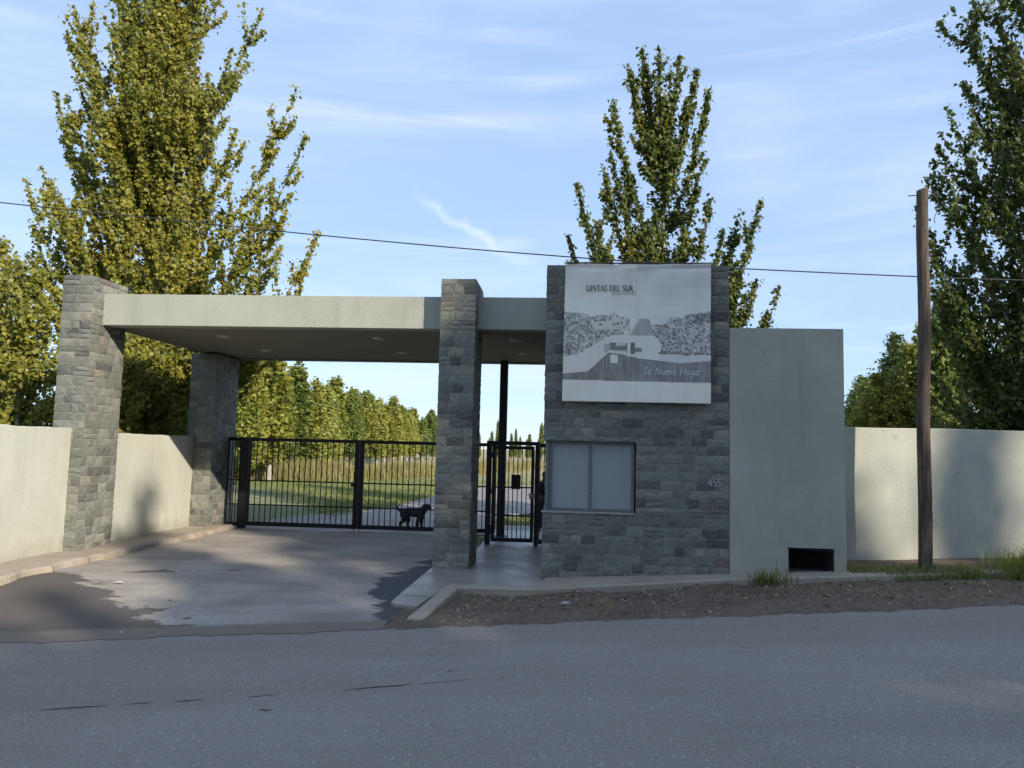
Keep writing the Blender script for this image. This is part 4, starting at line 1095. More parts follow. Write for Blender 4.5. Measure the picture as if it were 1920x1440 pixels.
for sy in (-1, 1):
    mb = MB(); ex_, ey_, ez_ = dx + 0.345, dy - 0.01 + sy * 0.055, 0.645
    mb.add([(ex_ - 0.03, ey_, ez_), (ex_ + 0.03, ey_, ez_), (ex_ + 0.035, ey_ + sy * 0.03, ez_ - 0.05), (ex_ + 0.0, ey_ + sy * 0.032, ez_ - 0.10), (ex_ - 0.035, ey_ + sy * 0.028, ez_ - 0.05), (ex_, ey_ + sy * 0.012, ez_ - 0.05)],
           [(0, 1, 2, 3, 4), (1, 0, 5), (2, 1, 5), (3, 2, 5), (4, 3, 5), (0, 4, 5)])
    link('ear', mb.mesh('ear'), M['dog_fur'], dg)

ps = thing('person', (-0.63, 20.85, 0.02), 'person in dark clothes standing behind the bars beside the tower window', 'person')
ox, oy = -0.63, 20.85
def P(pts): return [(ox + x, oy + y, 0.02 + z) for x, y, z in pts]
# facing the walkway (toward -Y), a little turned; body with arms resting in front
bodyv = [(0, 0, 0.86), (0, 0.005, 1.02), (0, 0, 1.20), (0, 0.01, 1.34), (0, 0, 1.41), (0, -0.015, 1.50), (0, -0.02, 1.57),  # pelvis..head
         (-0.15, 0.01, 1.31), (-0.215, 0.0, 1.10), (-0.16, -0.13, 0.98), (-0.10, -0.20, 0.97), (0.15, 0.01, 1.31), (0.215, 0.0, 1.10), (0.16, -0.13, 0.98), (0.10, -0.20, 0.97),
         (-0.09, 0, 0.80), (-0.10, -0.01, 0.45), (-0.105, 0.02, 0.07), (-0.11, -0.10, 0.03), (0.09, 0, 0.80), (0.10, -0.01, 0.45), (0.105, 0.02, 0.07), (0.11, -0.10, 0.03)]
bodye = [(0, 1), (1, 2), (2, 3), (3, 4), (4, 5), (5, 6), (3, 7), (7, 8), (8, 9), (9, 10), (3, 11), (11, 12), (12, 13), (13, 14), (0, 15), (15, 16), (16, 17), (17, 18), (0, 19), (19, 20), (20, 21), (21, 22)]
bodyr = [(0.14, 0.10), (0.13, 0.095), (0.15, 0.10), (0.12, 0.085), 0.052, (0.075, 0.09), (0.07, 0.088), 0.058, 0.045, 0.036, 0.03, 0.058, 0.045, 0.036, 0.03, 0.085, 0.058, 0.038, 0.035, 0.085, 0.058, 0.038, 0.035]
skin_mesh('body', P(bodyv), bodye, bodyr, M['skin'], ps)
for s in (-1, 1):   # five fingers a hand, curled round each other in front
    for f_ in range(4):
        bx, bz = s * (0.10 - 0.0), 0.985 - 0.018 * f_
        L = (0.040, 0.046, 0.043, 0.034)[f_]
        skin_mesh('finger', P([(bx, -0.205, bz), (bx - s * 0.02, -0.205 - L * 0.6, bz - 0.004), (bx - s * 0.055, -0.205 - L * 0.75, bz - 0.010), (bx - s * 0.075, -0.205 - L * 0.35, bz - 0.012)]), [(0, 1), (1, 2), (2, 3)], [0.010, 0.009, 0.008, 0.007], M['skin'], ps, 1)
    skin_mesh('thumb', P([(s * 0.105, -0.18, 0.99), (s * 0.085, -0.20, 1.015), (s * 0.05, -0.215, 1.018)]), [(0, 1), (1, 2)], [0.012, 0.010, 0.008], M['skin'], ps, 1)
jk = [0, 1, 2, 3, 7, 8, 9, 11, 12, 13]
idx = {v: k for k, v in enumerate(jk)}
skin_mesh('jacket', [P(bodyv)[v] for v in jk], [(idx[a], idx[b]) for a, b in bodye if a in idx and b in idx],
          [(0.165, 0.125), (0.155, 0.12), (0.172, 0.122), (0.14, 0.105), 0.075, 0.062, 0.050, 0.075, 0.062, 0.050], M['dark_cloth'], ps)
tk = [0, 15, 16, 17, 19, 20, 21]; idx = {v: k for k, v in enumerate(tk)}
skin_mesh('trousers', [P(bodyv)[v] for v in tk], [(idx[a], idx[b]) for a, b in bodye if a in idx and b in idx], [(0.155, 0.115), 0.10, 0.074, 0.062, 0.10, 0.074, 0.062], M['trouser_cloth'], ps)
for s in (-1, 1):
    skin_mesh('shoe', P([(s * 0.105, 0.045, 0.045), (s * 0.11, -0.06, 0.04), (s * 0.113, -0.15, 0.035)]), [(0, 1), (1, 2)], [(0.045, 0.045), (0.048, 0.04), (0.042, 0.03)], M['hair_dark'], ps)
skin_mesh('hair', P([(0, 0.035, 1.50), (0, 0.03, 1.575), (0, -0.03, 1.625)]), [(0, 1), (1, 2)], [(0.07, 0.06), (0.088, 0.085), (0.065, 0.07)], M['hair_dark'], ps)
face = MB()
face.add([(ox, oy - 0.108, 1.575), (ox - 0.014, oy - 0.095, 1.525), (ox + 0.014, oy - 0.095, 1.525), (ox, oy - 0.128, 1.53)], [(0, 1, 3), (0, 3, 2), (1, 2, 3)])
link('nose', face.mesh('nose'), M['skin'], ps)
for s in (-1, 1):
    link('eye', MB().tube([(ox + s * 0.03, oy - 0.098, 1.572), (ox + s * 0.03, oy - 0.106, 1.572)], [0.012, 0.006], 8).mesh('eye'), M['hair_dark'], ps)
    link('ear', MB().tube([(ox + s * 0.072, oy - 0.01, 1.535), (ox + s * 0.088, oy - 0.008, 1.565)], [0.012, 0.016], 8).mesh('ear'), M['skin'], ps)
link('mouth', MB().box(ox - 0.022, ox + 0.022, oy - 0.104, oy - 0.09, 1.497, 1.502).mesh('mouth'), M['rusty'], ps)

# ------------------------------------------------------------------ vegetation
def leaf_cloud(C, O, size, r, droop=0.5):
    """C centres (n,3), O outward dirs (n,3): folded kite leaves, 4 verts / 2 tris each"""
    n = len(C)
    N = O * 0.55 + r.normal(0, 0.55, (n, 3)) + np.array([0.42, -0.42, 0.36])
    N /= np.linalg.norm(N, axis=1)[:, None] + 1e-9
    T = r.normal(0, 0.6, (n, 3)) + O * 0.5 + np.array([0, 0, -droop])
    T -= N * (T * N).sum(1)[:, None]; T /= np.linalg.norm(T, axis=1)[:, None] + 1e-9
    S = np.cross(N, T)
    s = (size * r.uniform(0.55, 1.4, n))[:, None]
    base = C - T * s * 0.45; tip = C + T * s * 0.55
    l = C - T * s * 0.10 + S * s * 0.44 + N * s * 0.10; q = C - T * s * 0.10 - S * s * 0.44 + N * s * 0.10
    V = np.stack([base, q, tip, l], 1).reshape(-1, 3)
    k = np.arange(n) * 4
    F = np.concatenate([np.stack([k, k + 1, k + 2], -1), np.stack([k, k + 2, k + 3], -1)])
    return V, F

def bez(p0, c, p1, n):
    t = np.linspace(0, 1, n)[:, None]
    return (1 - t) ** 2 * p0 + 2 * t * (1 - t) * c + t * t * p1

def grow(base, top, tips, seed, n_auto=30, density=220, sleeve=0.20, leaf=0.10, trunk_r=0.22, first=0.18, twig_rate=2.2, spread=1.6, bare=0.12, auto_rise=(2.0, 4.5), steep=(1.25, 1.0), twig_len=1.0):
    """a poplar: trunk, limbs to the given tips plus n_auto more, twigs off every limb, leaves in sleeves round all of them"""
    r = np.random.default_rng(seed)
    base, top = np.array(base, float), np.array(top, float); H = top[2] - base[2]
    def trunk_at(t): 
        w = np.array([0.10 * math.sin(3.1 * t + seed), 0.10 * math.sin(2.3 * t + 2 * seed), 0]) * t
        return base + (top - base) * t + w
    wood = MB()
    wood.tube([trunk_at(t) for t in np.linspace(0, 1, 12)], [trunk_r * (1 - 0.93 * t) for t in np.linspace(0, 1, 12)], 8, False)
    limbs = []
    for tip in tips:
        tip = np.array(tip, float); hor = math.hypot(tip[0] - base[0], tip[1] - base[1])
        z0 = tip[2] - (hor * steep[0] + steep[1]) * r.uniform(0.9, 1.15)
        t0 = np.clip((z0 - base[2]) / H, 0.08, 0.93)
        p0 = trunk_at(t0); d = tip - p0
        c = p0 + np.array([d[0] * 0.62, d[1] * 0.62, d[2] * 0.30])
        limbs.append((bez(p0, c, tip, 14), 0.36 * trunk_r * (1 - 0.55 * t0)))
    for k in range(n_auto):
        t0 = first + (0.97 - first) * (k + r.random()) / n_auto
        p0 = trunk_at(t0); az = k * 2.4 + r.normal(0, 0.4)
        reach = spread * (1.05 - t0) ** 0.75 * r.uniform(0.6, 1.05)
        rise = r.uniform(*auto_rise) * (1.15 - 0.75 * t0)
        tip = p0 + np.array([math.cos(az) * reach, math.sin(az) * reach, rise])
        c = p0 + (tip - p0) * np.array([0.7, 0.7, 0.32])
        limbs.append((bez(p0, c, tip, 12), 0.28 * trunk_r * (1 - 0.6 * t0)))
    limbs.append((np.array([trunk_at(t) for t in np.linspace(0.45, 1, 14)]), 0))
    Cs, Os = [], []
    def sleeve_leaves(pts, rad0, rad1, dens, t_from=0.0):
        seg = np.linalg.norm(np.diff(pts, axis=0), axis=1); L = seg.sum()
        n = r.poisson(max(L * dens * (1 - t_from), 1))
        if n == 0: return
        t = t_from + (1 - t_from) * r.random(n)
        ph_ = r.uniform(0, 6.28, 2); keep = r.random(n) < 0.72 + 0.5 * np.sin(t * L * 4.1 + ph_[0]) * np.sin(t * L * 1.7 + ph_[1])
        t = t[keep]; n = len(t)
        if n == 0: return
        cum = np.concatenate([[0], np.cumsum(seg)]) / L
        c = np.stack([np.interp(t, cum, pts[:, q]) for q in range(3)], -1)
        rad_ = rad0 + (rad1 - rad0) * t
        o = r.normal(0, 1, (n, 3)); o /= np.linalg.norm(o, axis=1)[:, None]
        o[:, 2] *= 0.8
        rr = rad_ * np.minimum(np.abs(r.normal(0, 0.75, n)), 1.9)
        Cs.append(c + o * rr[:, None]); Os.append(o)
    for pts, rw in limbs:
        L = np.linalg.norm(np.diff(pts, axis=0), axis=1).sum()
        if rw > 0:
            wood.tube([tuple(p) for p in pts[::2]], [max(rw * (1 - 0.92 * q / (len(pts[::2]) - 1)), 0.004) for q in range(len(pts[::2]))], 5, False)
        sleeve_leaves(pts, sleeve * 1.1, sleeve * 0.55, density, bare)
        for k in range(int(L * twig_rate)):
            q = r.uniform(0.12, 0.92); i0 = int(q * (len(pts) - 1)); p0 = pts[i0]
            d = pts[min(i0 + 1, len(pts) - 1)] - pts[max(i0 - 1, 0)]; d /= np.linalg.norm(d) + 1e-9
            o = r.normal(0, 1, 3); o -= d * (o @ d); o /= np.linalg.norm(o) + 1e-9
            ln = twig_len * r.uniform(0.3, 1.0) * min(1.0, 0.3 + L * 0.2) * (1.1 - 0.5 * q)
            tip = p0 + (d * 0.75 + o * 0.65 + np.array([0, 0, 0.45])) * ln
            tw = bez(p0, p0 + (d * 0.3 + o * 0.5) * ln, tip, 5)
            if ln > 0.45: wood.tube([tuple(p) for p in tw[::2]], [0.010, 0.007, 0.003], 4, False)
            sleeve_leaves(tw, sleeve * 0.85, sleeve * 0.45, density * 0.95)
    C = np.concatenate(Cs); O = np.concatenate(Os)
    V, F = leaf_cloud(C, O, leaf, r)
    return wood.mesh('trunk', True), mesh_np('crown', V, F), len(C)

def tree(name, base, top, tips, label, leafmat, seed, group=None, cat='tree', **kw):
    t = thing(name, tuple(base), label, cat, group)
    w, c, n = grow(base, top, tips, seed, **kw)
    link('trunk', w, M['bark'], t); link('crown', c, M[leafmat], t)
    print(name, 'leaves', n)
    return t

LT = [(-15.9, 20.0, 9.8), (-16.2, 21.0, 10.5), (-16.7, 22.0, 13.4), (-15.6, 21.0, 15.7), (-15.4, 22.0, 18.5), (-13.8, 21.0, 18.8), (-13.3, 22.0, 20.5), (-11.6, 21.0, 18.0), (-11.0, 22.0, 17.5), (-9.5, 21.0, 15.4),
      (-9.9, 20.0, 13.6), (-10.6, 19.4, 13.5), (-8.3, 21.0, 12.9), (-7.7, 20.4, 11.2), (-8.1, 20.5, 9.5), (-7.2, 20.4, 8.3), (-7.7, 20.5, 6.75), (-16.3, 21.0, 8.6), (-11.5, 19.4, 13.6), (-12.5, 19.4, 13.0), (-13.6, 19.4, 12.0),
      (-8.6, 20.0, 9.6), (-10.5, 19.0, 9.4), (-12.1, 19.0, 9.0), (-15.2, 20.5, 12.5), (-14.5, 20.0, 14.0), (-9.0, 20.5, 7.4), (-15.6, 20.2, 7.2), (-14.6, 19.6, 9.3), (-10.0, 20.8, 11.6)]
tree('poplar_tree', (-12.7, 21.5, 0), (-13.2, 21.6, 19.5), LT, 'tall yellowing poplar rising behind the sunlit stone column and canopy', 'leaf_gold', 31, n_auto=60, density=125, sleeve=0.22, leaf=0.112, trunk_r=0.24, first=0.10, twig_rate=4.6, spread=2.8, auto_rise=(2.6, 5.2), twig_len=1.25)
CT = [(1.4, 19.0, 12.4), (1.8, 19.5, 13.1), (2.2, 19.0, 12.9), (2.8, 19.5, 12.9), (3.2, 19.0, 12.3), (3.6, 19.5, 12.0), (1.0, 19.0, 11.4), (1.0, 19.5, 10.2), (0.8, 19.0, 9.6), (0.1, 18.5, 9.0), (-0.1, 19.0, 7.8), (0.3, 19.5, 8.6),
      (3.5, 18.8, 8.7), (4.4, 19.5, 8.7), (4.8, 19.0, 8.7), (5.1, 18.5, 6.4), (4.2, 18.8, 7.1), (4.8, 18.5, 5.75), (1.6, 19.2, 11.8), (3.0, 19.2, 11.6), (0.6, 19.0, 8.2), (1.3, 18.8, 8.8), (1.6, 19.6, 9.6), (3.2, 18.9, 9.4), (3.9, 19.2, 8.0), (4.4, 18.9, 7.3), (3.0, 19.4, 8.0), (0.9, 18.8, 7.4), (1.5, 18.6, 7.2), (3.6, 18.7, 7.2), (4.6, 18.7, 6.6), (2.0, 18.7, 8.0), (4.3, 18.5, 6.2), (1.9, 19.4, 12.6), (2.5, 19.0, 12.2)]
tree('poplar_tree', (2.45, 19.3, 0), (2.35, 19.3, 10.6), CT, 'slender green poplar with finger-like branches rising behind the stone tower', 'leaf_green', 32, n_auto=14, density=230, sleeve=0.19, leaf=0.105, trunk_r=0.17, first=0.36, twig_rate=2.6, spread=1.3, bare=0.0, steep=(1.3, 2.0), twig_len=0.75, auto_rise=(1.2, 2.2))
RTT = [(8.6, 17.0, 12.6), (9.1, 16.5, 12.8), (10.2, 17.0, 14.0), (8.2, 16.5, 9.9), (8.8, 17.0, 10.8), (8.1, 17.0, 9.0), (8.1, 16.5, 8.5), (8.0, 17.0, 7.3), (7.8, 16.5, 6.6), (8.1, 17.0, 5.7), (8.3, 16.5, 5.8), (9.4, 16.2, 11.3), (9.2, 15.9, 9.4), (9.0, 15.9, 7.6), (9.5, 15.8, 6.2), (8.9, 16.0, 5.0), (9.0, 17.5, 4.6), (9.8, 16.0, 9.0), (10.0, 15.9, 12.6), (9.6, 15.8, 4.4), (10.2, 15.7, 7.4), (8.6, 16.6, 3.8), (9.3, 16.0, 3.4), (8.2, 17.6, 4.2), (8.0, 18.0, 3.2), (8.8, 18.2, 5.4), (9.2, 15.7, 5.2), (10.3, 15.6, 5.0), (10.6, 15.6, 3.6), (7.7, 17.0, 7.9), (9.7, 15.6, 8.2)]
tree('poplar_tree', (11.2, 17.2, 0), (11.5, 17.2, 16.5), RTT, 'large dark green poplar leaning over the cream wall beside the pole', 'leaf_dark', 33, n_auto=42, density=125, sleeve=0.22, leaf=0.108, trunk_r=0.24, first=0.08, twig_rate=4.4, spread=3.3, twig_len=1.25)

# yellow poplar thicket behind the cream wall
hb = [((-15.3, 18.2), 6.9, 'dense yellow-green poplar at the edge of the picture beyond the cream wall'), ((-13.4, 17.2), 6.3, 'young yellow poplar close behind the outer stone column'),
      ((-17.3, 20.5), 8.4, 'taller yellow-green poplar at the back of the thicket beyond the cream wall'), ((-16.3, 16.2), 6.2, 'leafy yellow poplar sapling just over the cream wall'),
      ((-11.3, 17.6), 4.6, 'shaded bushy poplar seen under the canopy over the inner cream wall'), ((-11.6, 19.6), 5.2, 'dark bushy poplar seen under the canopy by the back column'), ((-19.6, 18.0), 7.4, 'yellowing poplar partly cut off by the picture edge'),
      ((-13.8, 23.6), 7.6, 'green-gold poplar behind the tall poplar, above the cream wall')]
for k, ((x, y), h, lab) in enumerate(hb):
    tree('poplar_tree', (x, y, 0), (x, y, h), [], lab, 'leaf_gold', 50 + k, 'poplar thicket behind the driveway wall', n_auto=46, density=110, sleeve=0.26, leaf=0.105, trunk_r=0.09, first=0.05, twig_rate=3.4, spread=1.8, auto_rise=(1.2, 2.2))

# far poplars: a few crowns, shared by many trees
def far_variant(seed, h, spread, leaf, n_auto, dens):
    return grow((0, 0, 0), (0, 0, h), [], seed, n_auto=n_auto, density=dens, sleeve=0.36, leaf=leaf, trunk_r=0.12, first=0.06, twig_rate=1.2, spread=spread, auto_rise=(1.5, 3.0))
FARV = {}
for key, (seed, spread, mat) in {'gold_a': (70, 1.35, 'leaf_far_gold'), 'gold_b': (71, 1.1, 'leaf_far_gold'), 'green_a': (72, 1.0, 'leaf_far_green'), 'green_b': (73, 1.5, 'leaf_far_green'), 'slim': (74, 0.7, 'leaf_far_green')}.items():
    w, c, n = far_variant(seed, 8.0, spread, 0.22, 52, 62)
    w.materials.append(M['bark']); c.materials.append(M[mat]); FARV[key] = (w, c)
for key, (seed, mat) in {'near_gold': (76, 'leaf_far_gold'), 'near_green': (77, 'leaf_far_green')}.items():
    w, c, n = grow((0, 0, 0), (0, 0, 8.0), [], seed, n_auto=56, density=80, sleeve=0.30, leaf=0.13, trunk_r=0.12, first=0.04, twig_rate=3.0, spread=1.6, auto_rise=(1.3, 2.6))
    w.materials.append(M['bark']); c.materials.append(M[mat]); FARV[key] = (w, c)
def far_tree(key, x, y, h, label, group, name='poplar_tree', wide=1.0):
    t = thing(name, (x, y, 0), label, 'tree', group)
    s = h / 8.8; rz = rng.uniform(0, 6.28); sw = s * rng.uniform(0.85, 1.2) * wide
    for nm, me in zip(('trunk', 'crown'), FARV[key]):
        o = bpy.data.objects.new(nm, me); col.objects.link(o); o.parent = t
        o.scale = (sw, sw, s); o.rotation_euler = (0, 0, rz)
    return t
row_label = 'one of the columnar poplars in the long row past the reeds beyond the driveway gate'
row_group = 'poplar row beyond the driveway gate'
for k in range(48):
    u = k / 47
    y = 44 + 112 * u ** 1.5; x = -19.2 - 8.6 * u + rng.normal(0, 0.9)
    h = (7.2 + 2.0 * rng.random() ** 1.5) * (1 + 0.04 * u)
    key = rng.choice(['gold_a', 'gold_b', 'gold_a', 'green_a']) if u < 0.38 else rng.choice(['green_a', 'green_b', 'gold_b', 'gold_a'])
    far_tree(str(key), x, y, h, row_label, row_group, wide=1.45)
for k in range(12):
    far_tree(['gold_a', 'gold_b', 'gold_a'][k % 3], -17.6 - k * 0.95 + rng.normal(0, 0.3), 40 + k * 0.75 + rng.normal(0, 1.2), 6.6 + rng.random() * 1.7 + 0.08 * k, 'golden poplar in the near clump past the reeds beyond the driveway gate', 'golden poplar clump', wide=1.35)
for k in range(40):
    x = -30 + k * 1.15 + rng.normal(0, 0.6); y = 150 + rng.normal(0, 6)
    far_tree(str(rng.choice(['slim', 'green_a', 'gold_b', 'slim'])), x, y, rng.choice([4.4, 5.0, 5.6, 6.4, 8.2]), 'one of the small distant trees on the skyline beyond the field', 'distant skyline trees')
rb = [('near_green', 16.1, 42, 7.0, 'pale green rounded tree just past the plaster block over the wall'), ('near_gold', 13.9, 35, 6.5, 'yellow-green tree between plaster block and pole over the wall'), ('slim', 15.3, 32, 9.4, 'narrow dark upright tree directly behind the pole'),
      ('near_gold', 17.6, 36, 10.4, 'sunlit gold-topped tree between pole and dark poplar'), ('near_green', 14.1, 37, 6.0, 'low bushy green tree beside the plaster block over the wall'), ('near_green', 17.6, 31, 7.2, 'green tree under the dark poplar, behind the wall'), ('near_green', 15.6, 41, 6.4, 'small pale tree nearest the plaster block over the wall'), ('near_green', 19.5, 33, 8.0, 'green tree mostly hidden by the dark poplar'), ('near_gold', 15.2, 34, 7.8, 'bright yellow-green tree touching the pole above the wall'), ('near_green', 16.2, 29, 5.4, 'low dark bush behind the wall at the pole'), ('near_green', 14.6, 31, 4.6, 'low leafy bush over the wall left of the pole'), ('near_green', 16.2, 38, 8.8, 'mid green tree behind the pole and its neighbours'), ('near_gold', 15.3, 37.5, 6.8, 'olive tree filling the gap between the pale tree and the pole'), ('near_green', 16.2, 35, 8.6, 'tallest green tree touching the pole on the block side'), ('near_green', 15.6, 35.5, 7.7, 'rounded green tree stepping up toward the pole')]
for key, x, y, h, lab in rb:
    far_tree(key, x, y, h, lab, 'trees beyond the boundary wall', wide=1.0 if key == 'slim' else 1.35)

# roadside poplars on the viewer's side: they throw the shade over road and tower
for nm, (seed, n_a, dn) in {'shade': (80, 60, 42), 'shade_b': (81, 56, 36)}.items():
    w, c, n = grow((0, 0, 0), (0, 0, 20), [], seed, n_auto=n_a, density=dn, sleeve=0.5, leaf=0.34, trunk_r=0.25, first=0.06, twig_rate=1.3, spread=3.2, auto_rise=(2.5, 5.0))
    w.materials.append(M['bark']); c.materials.append(M['leaf_dark']); FARV[nm] = (w, c)
def shade_tree(x, y, h, wide=1.0, key='shade'):
    t = thing('roadside_poplar', (x, y, 0.5), 'tall roadside poplar across the road that shades the asphalt', 'tree', 'roadside poplars on the near side of the road')
    s = h / 21.5; rz = rng.uniform(0, 6.28)
    for n_, me in zip(('trunk', 'crown'), FARV[key]):
        o = bpy.data.objects.new(n_, me); col.objects.link(o); o.parent = t
        o.scale = (wide * max(s, 0.8), wide * max(s, 0.8), s); o.rotation_euler = (0, 0, rz)
for k, x in enumerate(np.arange(4, 26.6, 2.3)): shade_tree(x, -22 + rng.normal(0, 0.4), 22.6 + rng.normal(0, 0.4), 1.25, 'shade' if k % 2 else 'shade_b')
for k, x in enumerate(np.arange(8, 36, 2.9)): shade_tree(x, -26 + rng.normal(0, 0.4), 24.2 + rng.normal(0, 0.4), 1.25, 'shade_b' if k % 2 else 'shade')
for k, x in enumerate((28.4, 30.2, 31.7, 34.2)): shade_tree(x, -22, (22.6, 23.6, 27.2, 25.5)[k], 0.95)
for k, x in enumerate(np.arange(39.0, 42.2, 1.4)): shade_tree(x, -22 + rng.normal(0, 0.3), 32.5 + rng.normal(0, 0.5), 0.95, 'shade' if k % 2 else 'shade_b')
for k, x in enumerate(np.arange(41.5, 47.5, 2.0)): shade_tree(x, -26 + rng.normal(0, 0.3), 34.5 + rng.normal(0, 0.5), 0.95, 'shade_b' if k % 2 else 'shade')
for k, x in enumerate((44.6, 46.4, 48.4)): shade_tree(x, -22, (26.6, 29.4, 28.4)[k], 0.5, 'shade_b')
for k, x in enumerate(np.arange(52.5, 68, 2.8)): shade_tree(x, -22 + rng.normal(0, 0.5), 33 + rng.normal(0, 0.6), 1.2, 'shade' if k % 2 else 'shade_b')

# ------------------------------------------------------------------ grass, reeds, pebbles, fallen leaves
def blades(X, Y, Z, h, w, r, lean=0.35):
    n = len(X); az = r.uniform(0, 6.28, n); ln = r.normal(0, lean, (n, 2)) * h[:, None]
    side = np.stack([np.cos(az), np.sin(az), np.zeros(n)], -1) * w[:, None]
    b = np.stack([X, Y, Z], -1)
    mid = b + np.stack([ln[:, 0] * 0.35, ln[:, 1] * 0.35, h * 0.6], -1); tip = b + np.stack([ln[:, 0], ln[:, 1], h], -1)
    V = np.stack([b - side, b + side, mid + side * 0.7, mid - side * 0.7, tip], 1).reshape(-1, 3)
    k = np.arange(n) * 5
    F = np.concatenate([np.stack([k, k + 1, k + 2], -1), np.stack([k, k + 2, k + 3], -1), np.stack([k + 3, k + 2, k + 4], -1)])
    return V, F
r = np.random.default_rng(91)
Xs, Ys, Hs = [], [], []
for cx, cy, sx, sy, n, h in [(5.3, 13.25, 0.5, 0.12, 500, 0.12), (5.9, 12.85, 0.45, 0.05, 300, 0.12), (6.5, 12.85, 0.2, 0.05, 220, 0.2), (7.55, 12.90, 0.28, 0.12, 900, 0.30), (8.0, 13.3, 0.4, 0.15, 900, 0.34), (8.9, 13.3, 0.5, 0.2, 700, 0.3), (6.6, 13.4, 0.6, 0.15, 260, 0.08), (3.2, 12.70, 0.10, 0.05, 150, 0.17), (3.45, 12.72, 0.12, 0.03, 50, 0.25), (10.5, 13.3, 0.8, 0.3, 700, 0.3), (7.0, 12.8, 0.9, 0.06, 220, 0.10), (5.0, 13.9, 0.3, 0.2, 150, 0.08), (5.9, 13.2, 0.12, 0.1, 120, 0.12)]:
    Xs.append(r.normal(cx, sx, n)); Ys.append(r.normal(cy, sy, n)); Hs.append(h * r.uniform(0.4, 1.3, n))
X, Y, H = map(np.concatenate, (Xs, Ys, Hs)); ok = (X > 2.8) & (Y < 14.15) & ((X > 4.8) | (Y < 12.95)); X, Y, H = X[ok], Y[ok], H[ok]
Zg = np.where(Y > y_kerb(X), z_strip(X) + 0.03, z_ground(X, Y) - 0.05)
o = link('verge_grass', mesh_np('verge_grass', *blades(X, Y, Zg, H, 0.0045 + 0.004 * r.random(len(X)), r)), M['blade']); tag(o, 'tufts of green grass along kerb and wall foot', 'grass', None, 'stuff')
# field grass tufts behind the gate
n = 26000
Y = 20.6 + 32 * r.random(n) ** 1.3; X = -3.5 - (Y - 18) * 0.62 * r.random(n) + 3.0 * (r.random(n) - 0.3)
inr = ((X > -7.2 + (Y - 26) * 0.05) & (Y < 27)) | ((X > -6.4) & (Y > 27) & (Y < 49)) | (X > -2.2) & (Y < 22.3)
ok = ~inr; X, Y = X[ok], Y[ok]
o = link('field_grass', mesh_np('field_grass', *blades(X, Y, np.full(len(X), -0.06), 0.08 + 0.12 * r.random(len(X)), np.full(len(X), 0.012), r, 0.5)), M['blade']); tag(o, 'short grass of the field behind the driveway gate', 'grass', None, 'stuff')
n = 2500
X = r.uniform(-2.2, 3, n); Y = r.uniform(22.2, 27, n); ok = Y < 25.5 + 0.8 * (X + 2); X, Y = X[ok], Y[ok]
o = link('lawn_grass', mesh_np('lawn_grass', *blades(X, Y, np.full(len(X), -0.06), 0.06 + 0.1 * r.random(len(X)), np.full(len(X), 0.012), r, 0.5)), M['blade']); tag(o, 'green lawn strip behind the pedestrian gate', 'grass', None, 'stuff')
n = 34000
u = r.random(n); Y = 44 + 10 * r.random(n) + 50 * u ** 3; X = -24 + 19 * u + r.normal(0, 1.2, n)
o = link('dry_reeds', mesh_np('dry_reeds', *blades(X, Y, np.full(n, -0.06), r.uniform(0.25, 1.55, n) ** 1.2 * (1 - 0.2 * u) * (0.75 + 0.25 * np.sin(X * 1.3 + np.sin(Y))), 0.012 + 0.02 * r.random(n), r, 0.22)), M['reed']); tag(o, 'tall dry brown reeds in front of the poplar row', 'reeds', None, 'stuff')
n = 5000
Y = r.uniform(28, 60, n); X = -0.14 * Y - 9 - r.random(n) * 10
# pebbles
def pebbles(X, Y, S, r):
    n = len(X)
    ico = np.array([(0, 0, 1), (0.9, 0, 0.3), (0.28, 0.85, 0.3), (-0.72, 0.53, 0.3), (-0.72, -0.53, 0.3), (0.28, -0.85, 0.3)])
    fc = np.array([(0, 1, 2), (0, 2, 3), (0, 3, 4), (0, 4, 5), (0, 5, 1)])
    low = ico[1:] * np.array([1, 1, 0]) * 0.9 - np.array([0, 0, 0.3])
    vb = np.concatenate([ico, low]); f2 = [(1, 6, 7, 2)]
    quads = np.array([(1 + k, 6 + k, 6 + (k + 1) % 5, 1 + (k + 1) % 5) for k in range(5)])
    tris = np.concatenate([fc, quads[:, [0, 1, 2]], quads[:, [0, 2, 3]]])
    V = vb[None] * (S[:, None, None] * r.uniform(0.6, 1.3, (n, 1, 3))) * np.array([1, 1, 0.7])
    a = r.uniform(0, 6.28, n); c, s = np.cos(a)[:, None], np.sin(a)[:, None]
    V = np.stack([V[..., 0] * c - V[..., 1] * s, V[..., 0] * s + V[..., 1] * c, V[..., 2]], -1)
    V += r.normal(0, 0.12, V.shape) * S[:, None, None]
    V += np.stack([X, Y, rough_z(X, Y) + S * 0.1], -1)[:, None, :]
    F = (tris[None] + (np.arange(n) * len(vb))[:, None, None]).reshape(-1, 3)
    return V.reshape(-1, 3), F
n = 5200
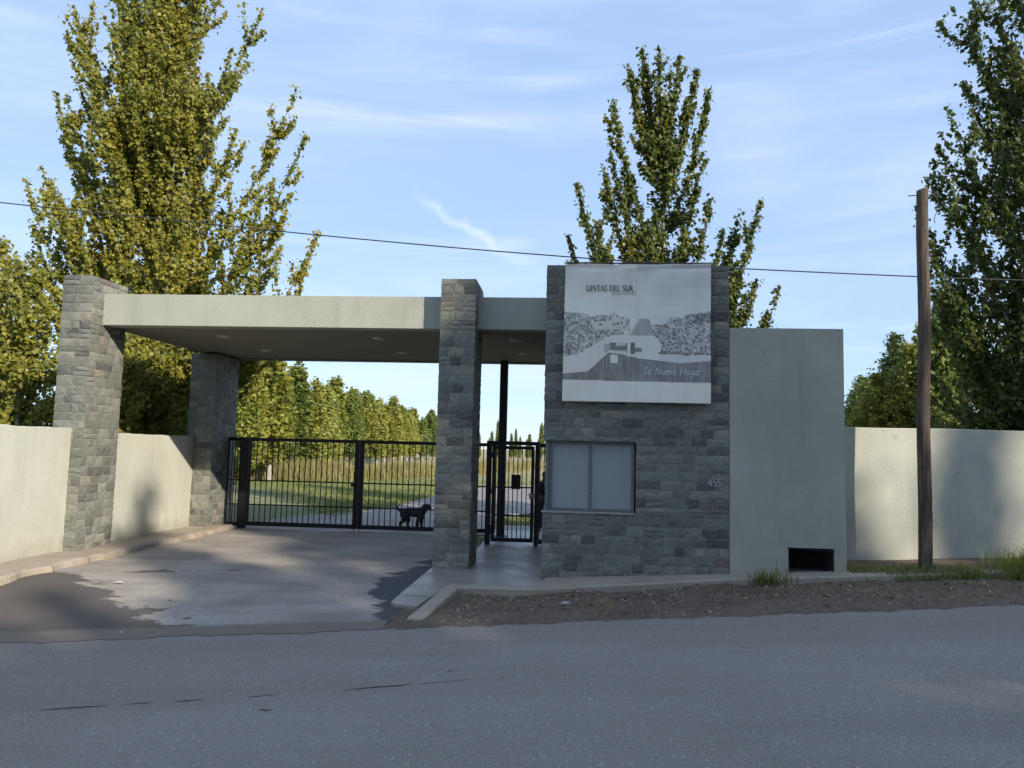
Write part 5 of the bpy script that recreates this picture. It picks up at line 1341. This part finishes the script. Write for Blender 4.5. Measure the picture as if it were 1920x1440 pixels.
X = np.concatenate([r.uniform(-1.7, 12, n - 1500), r.normal(1.2, 0.7, 900), r.normal(-1.3, 0.35, 600)])
tt = np.concatenate([r.random(n - 1500), 1 - 0.3 * r.random(900) ** 1.5, r.random(600)])
Y = (y_edge(X) + 0.05) * (1 - tt) + (y_kerb(X) - 0.03) * tt
ok = (X > -1.62) & (X < 12) & (Y < y_kerb(X) - 0.02); X, Y = X[ok], Y[ok]
S = 0.006 + 0.016 * r.random(len(X)) ** 2.5
o = link('gravel', mesh_np('gravel', *pebbles(X, Y, S, r)), M['pebble']); tag(o, 'loose gravel and small stones on the dirt verge', 'gravel', None, 'stuff')
n = 900
X = r.uniform(-1.6, 12, n); tt = r.random(n) ** 0.7; Y = (y_edge(X) + 0.05) * (1 - tt) + (y_kerb(X) - 0.03) * tt
ok = (Y < y_kerb(X) - 0.02) & ((X > -1.5) | (Y > 10.4)); X, Y = X[ok], Y[ok]
C = np.stack([X, Y, rough_z(X, Y) + 0.014], -1)
O = np.tile([0, 0, 1.8], (len(X), 1))
V, F = leaf_cloud(C, O, 0.06, r, 0)
o = link('fallen_leaves', mesh_np('fallen_leaves', V, F), M['dry_leaf']); tag(o, 'fallen dry leaves scattered on the dirt verge', 'leaves', None, 'stuff')
# scraps lying on the driveway and verge
def scrap(x, y, w, d, label, rz):
    mb = MB(); c, s = math.cos(rz), math.sin(rz)
    z = float(z_ground(x, y)) + 0.012
    pts = [(-w, -d), (w, -d * 0.8), (w * 0.9, d), (0, d * 1.2), (-w * 0.9, d * 0.9)]
    mb.prism([(x + c * a - s * b, y + s * a + c * b) for a, b in pts], z - 0.006, [z + 0.008, z + 0.02, z + 0.01, z + 0.022, z + 0.006])
    tag(link('paper_scrap', mb.mesh('paper_scrap'), M['ink_faint']), label, 'litter')
scrap(-7.05, 11.55, 0.07, 0.025, 'pale paper scrap lying on the dark mud of the driveway', 0.1)
scrap(0.0, 11.05, 0.07, 0.03, 'pale scrap lying among gravel on the dirt verge', 0.3)
scrap(-5.75, 9.55, 0.02, 0.015, 'tiny white scrap at the muddy driveway mouth', 0.5)
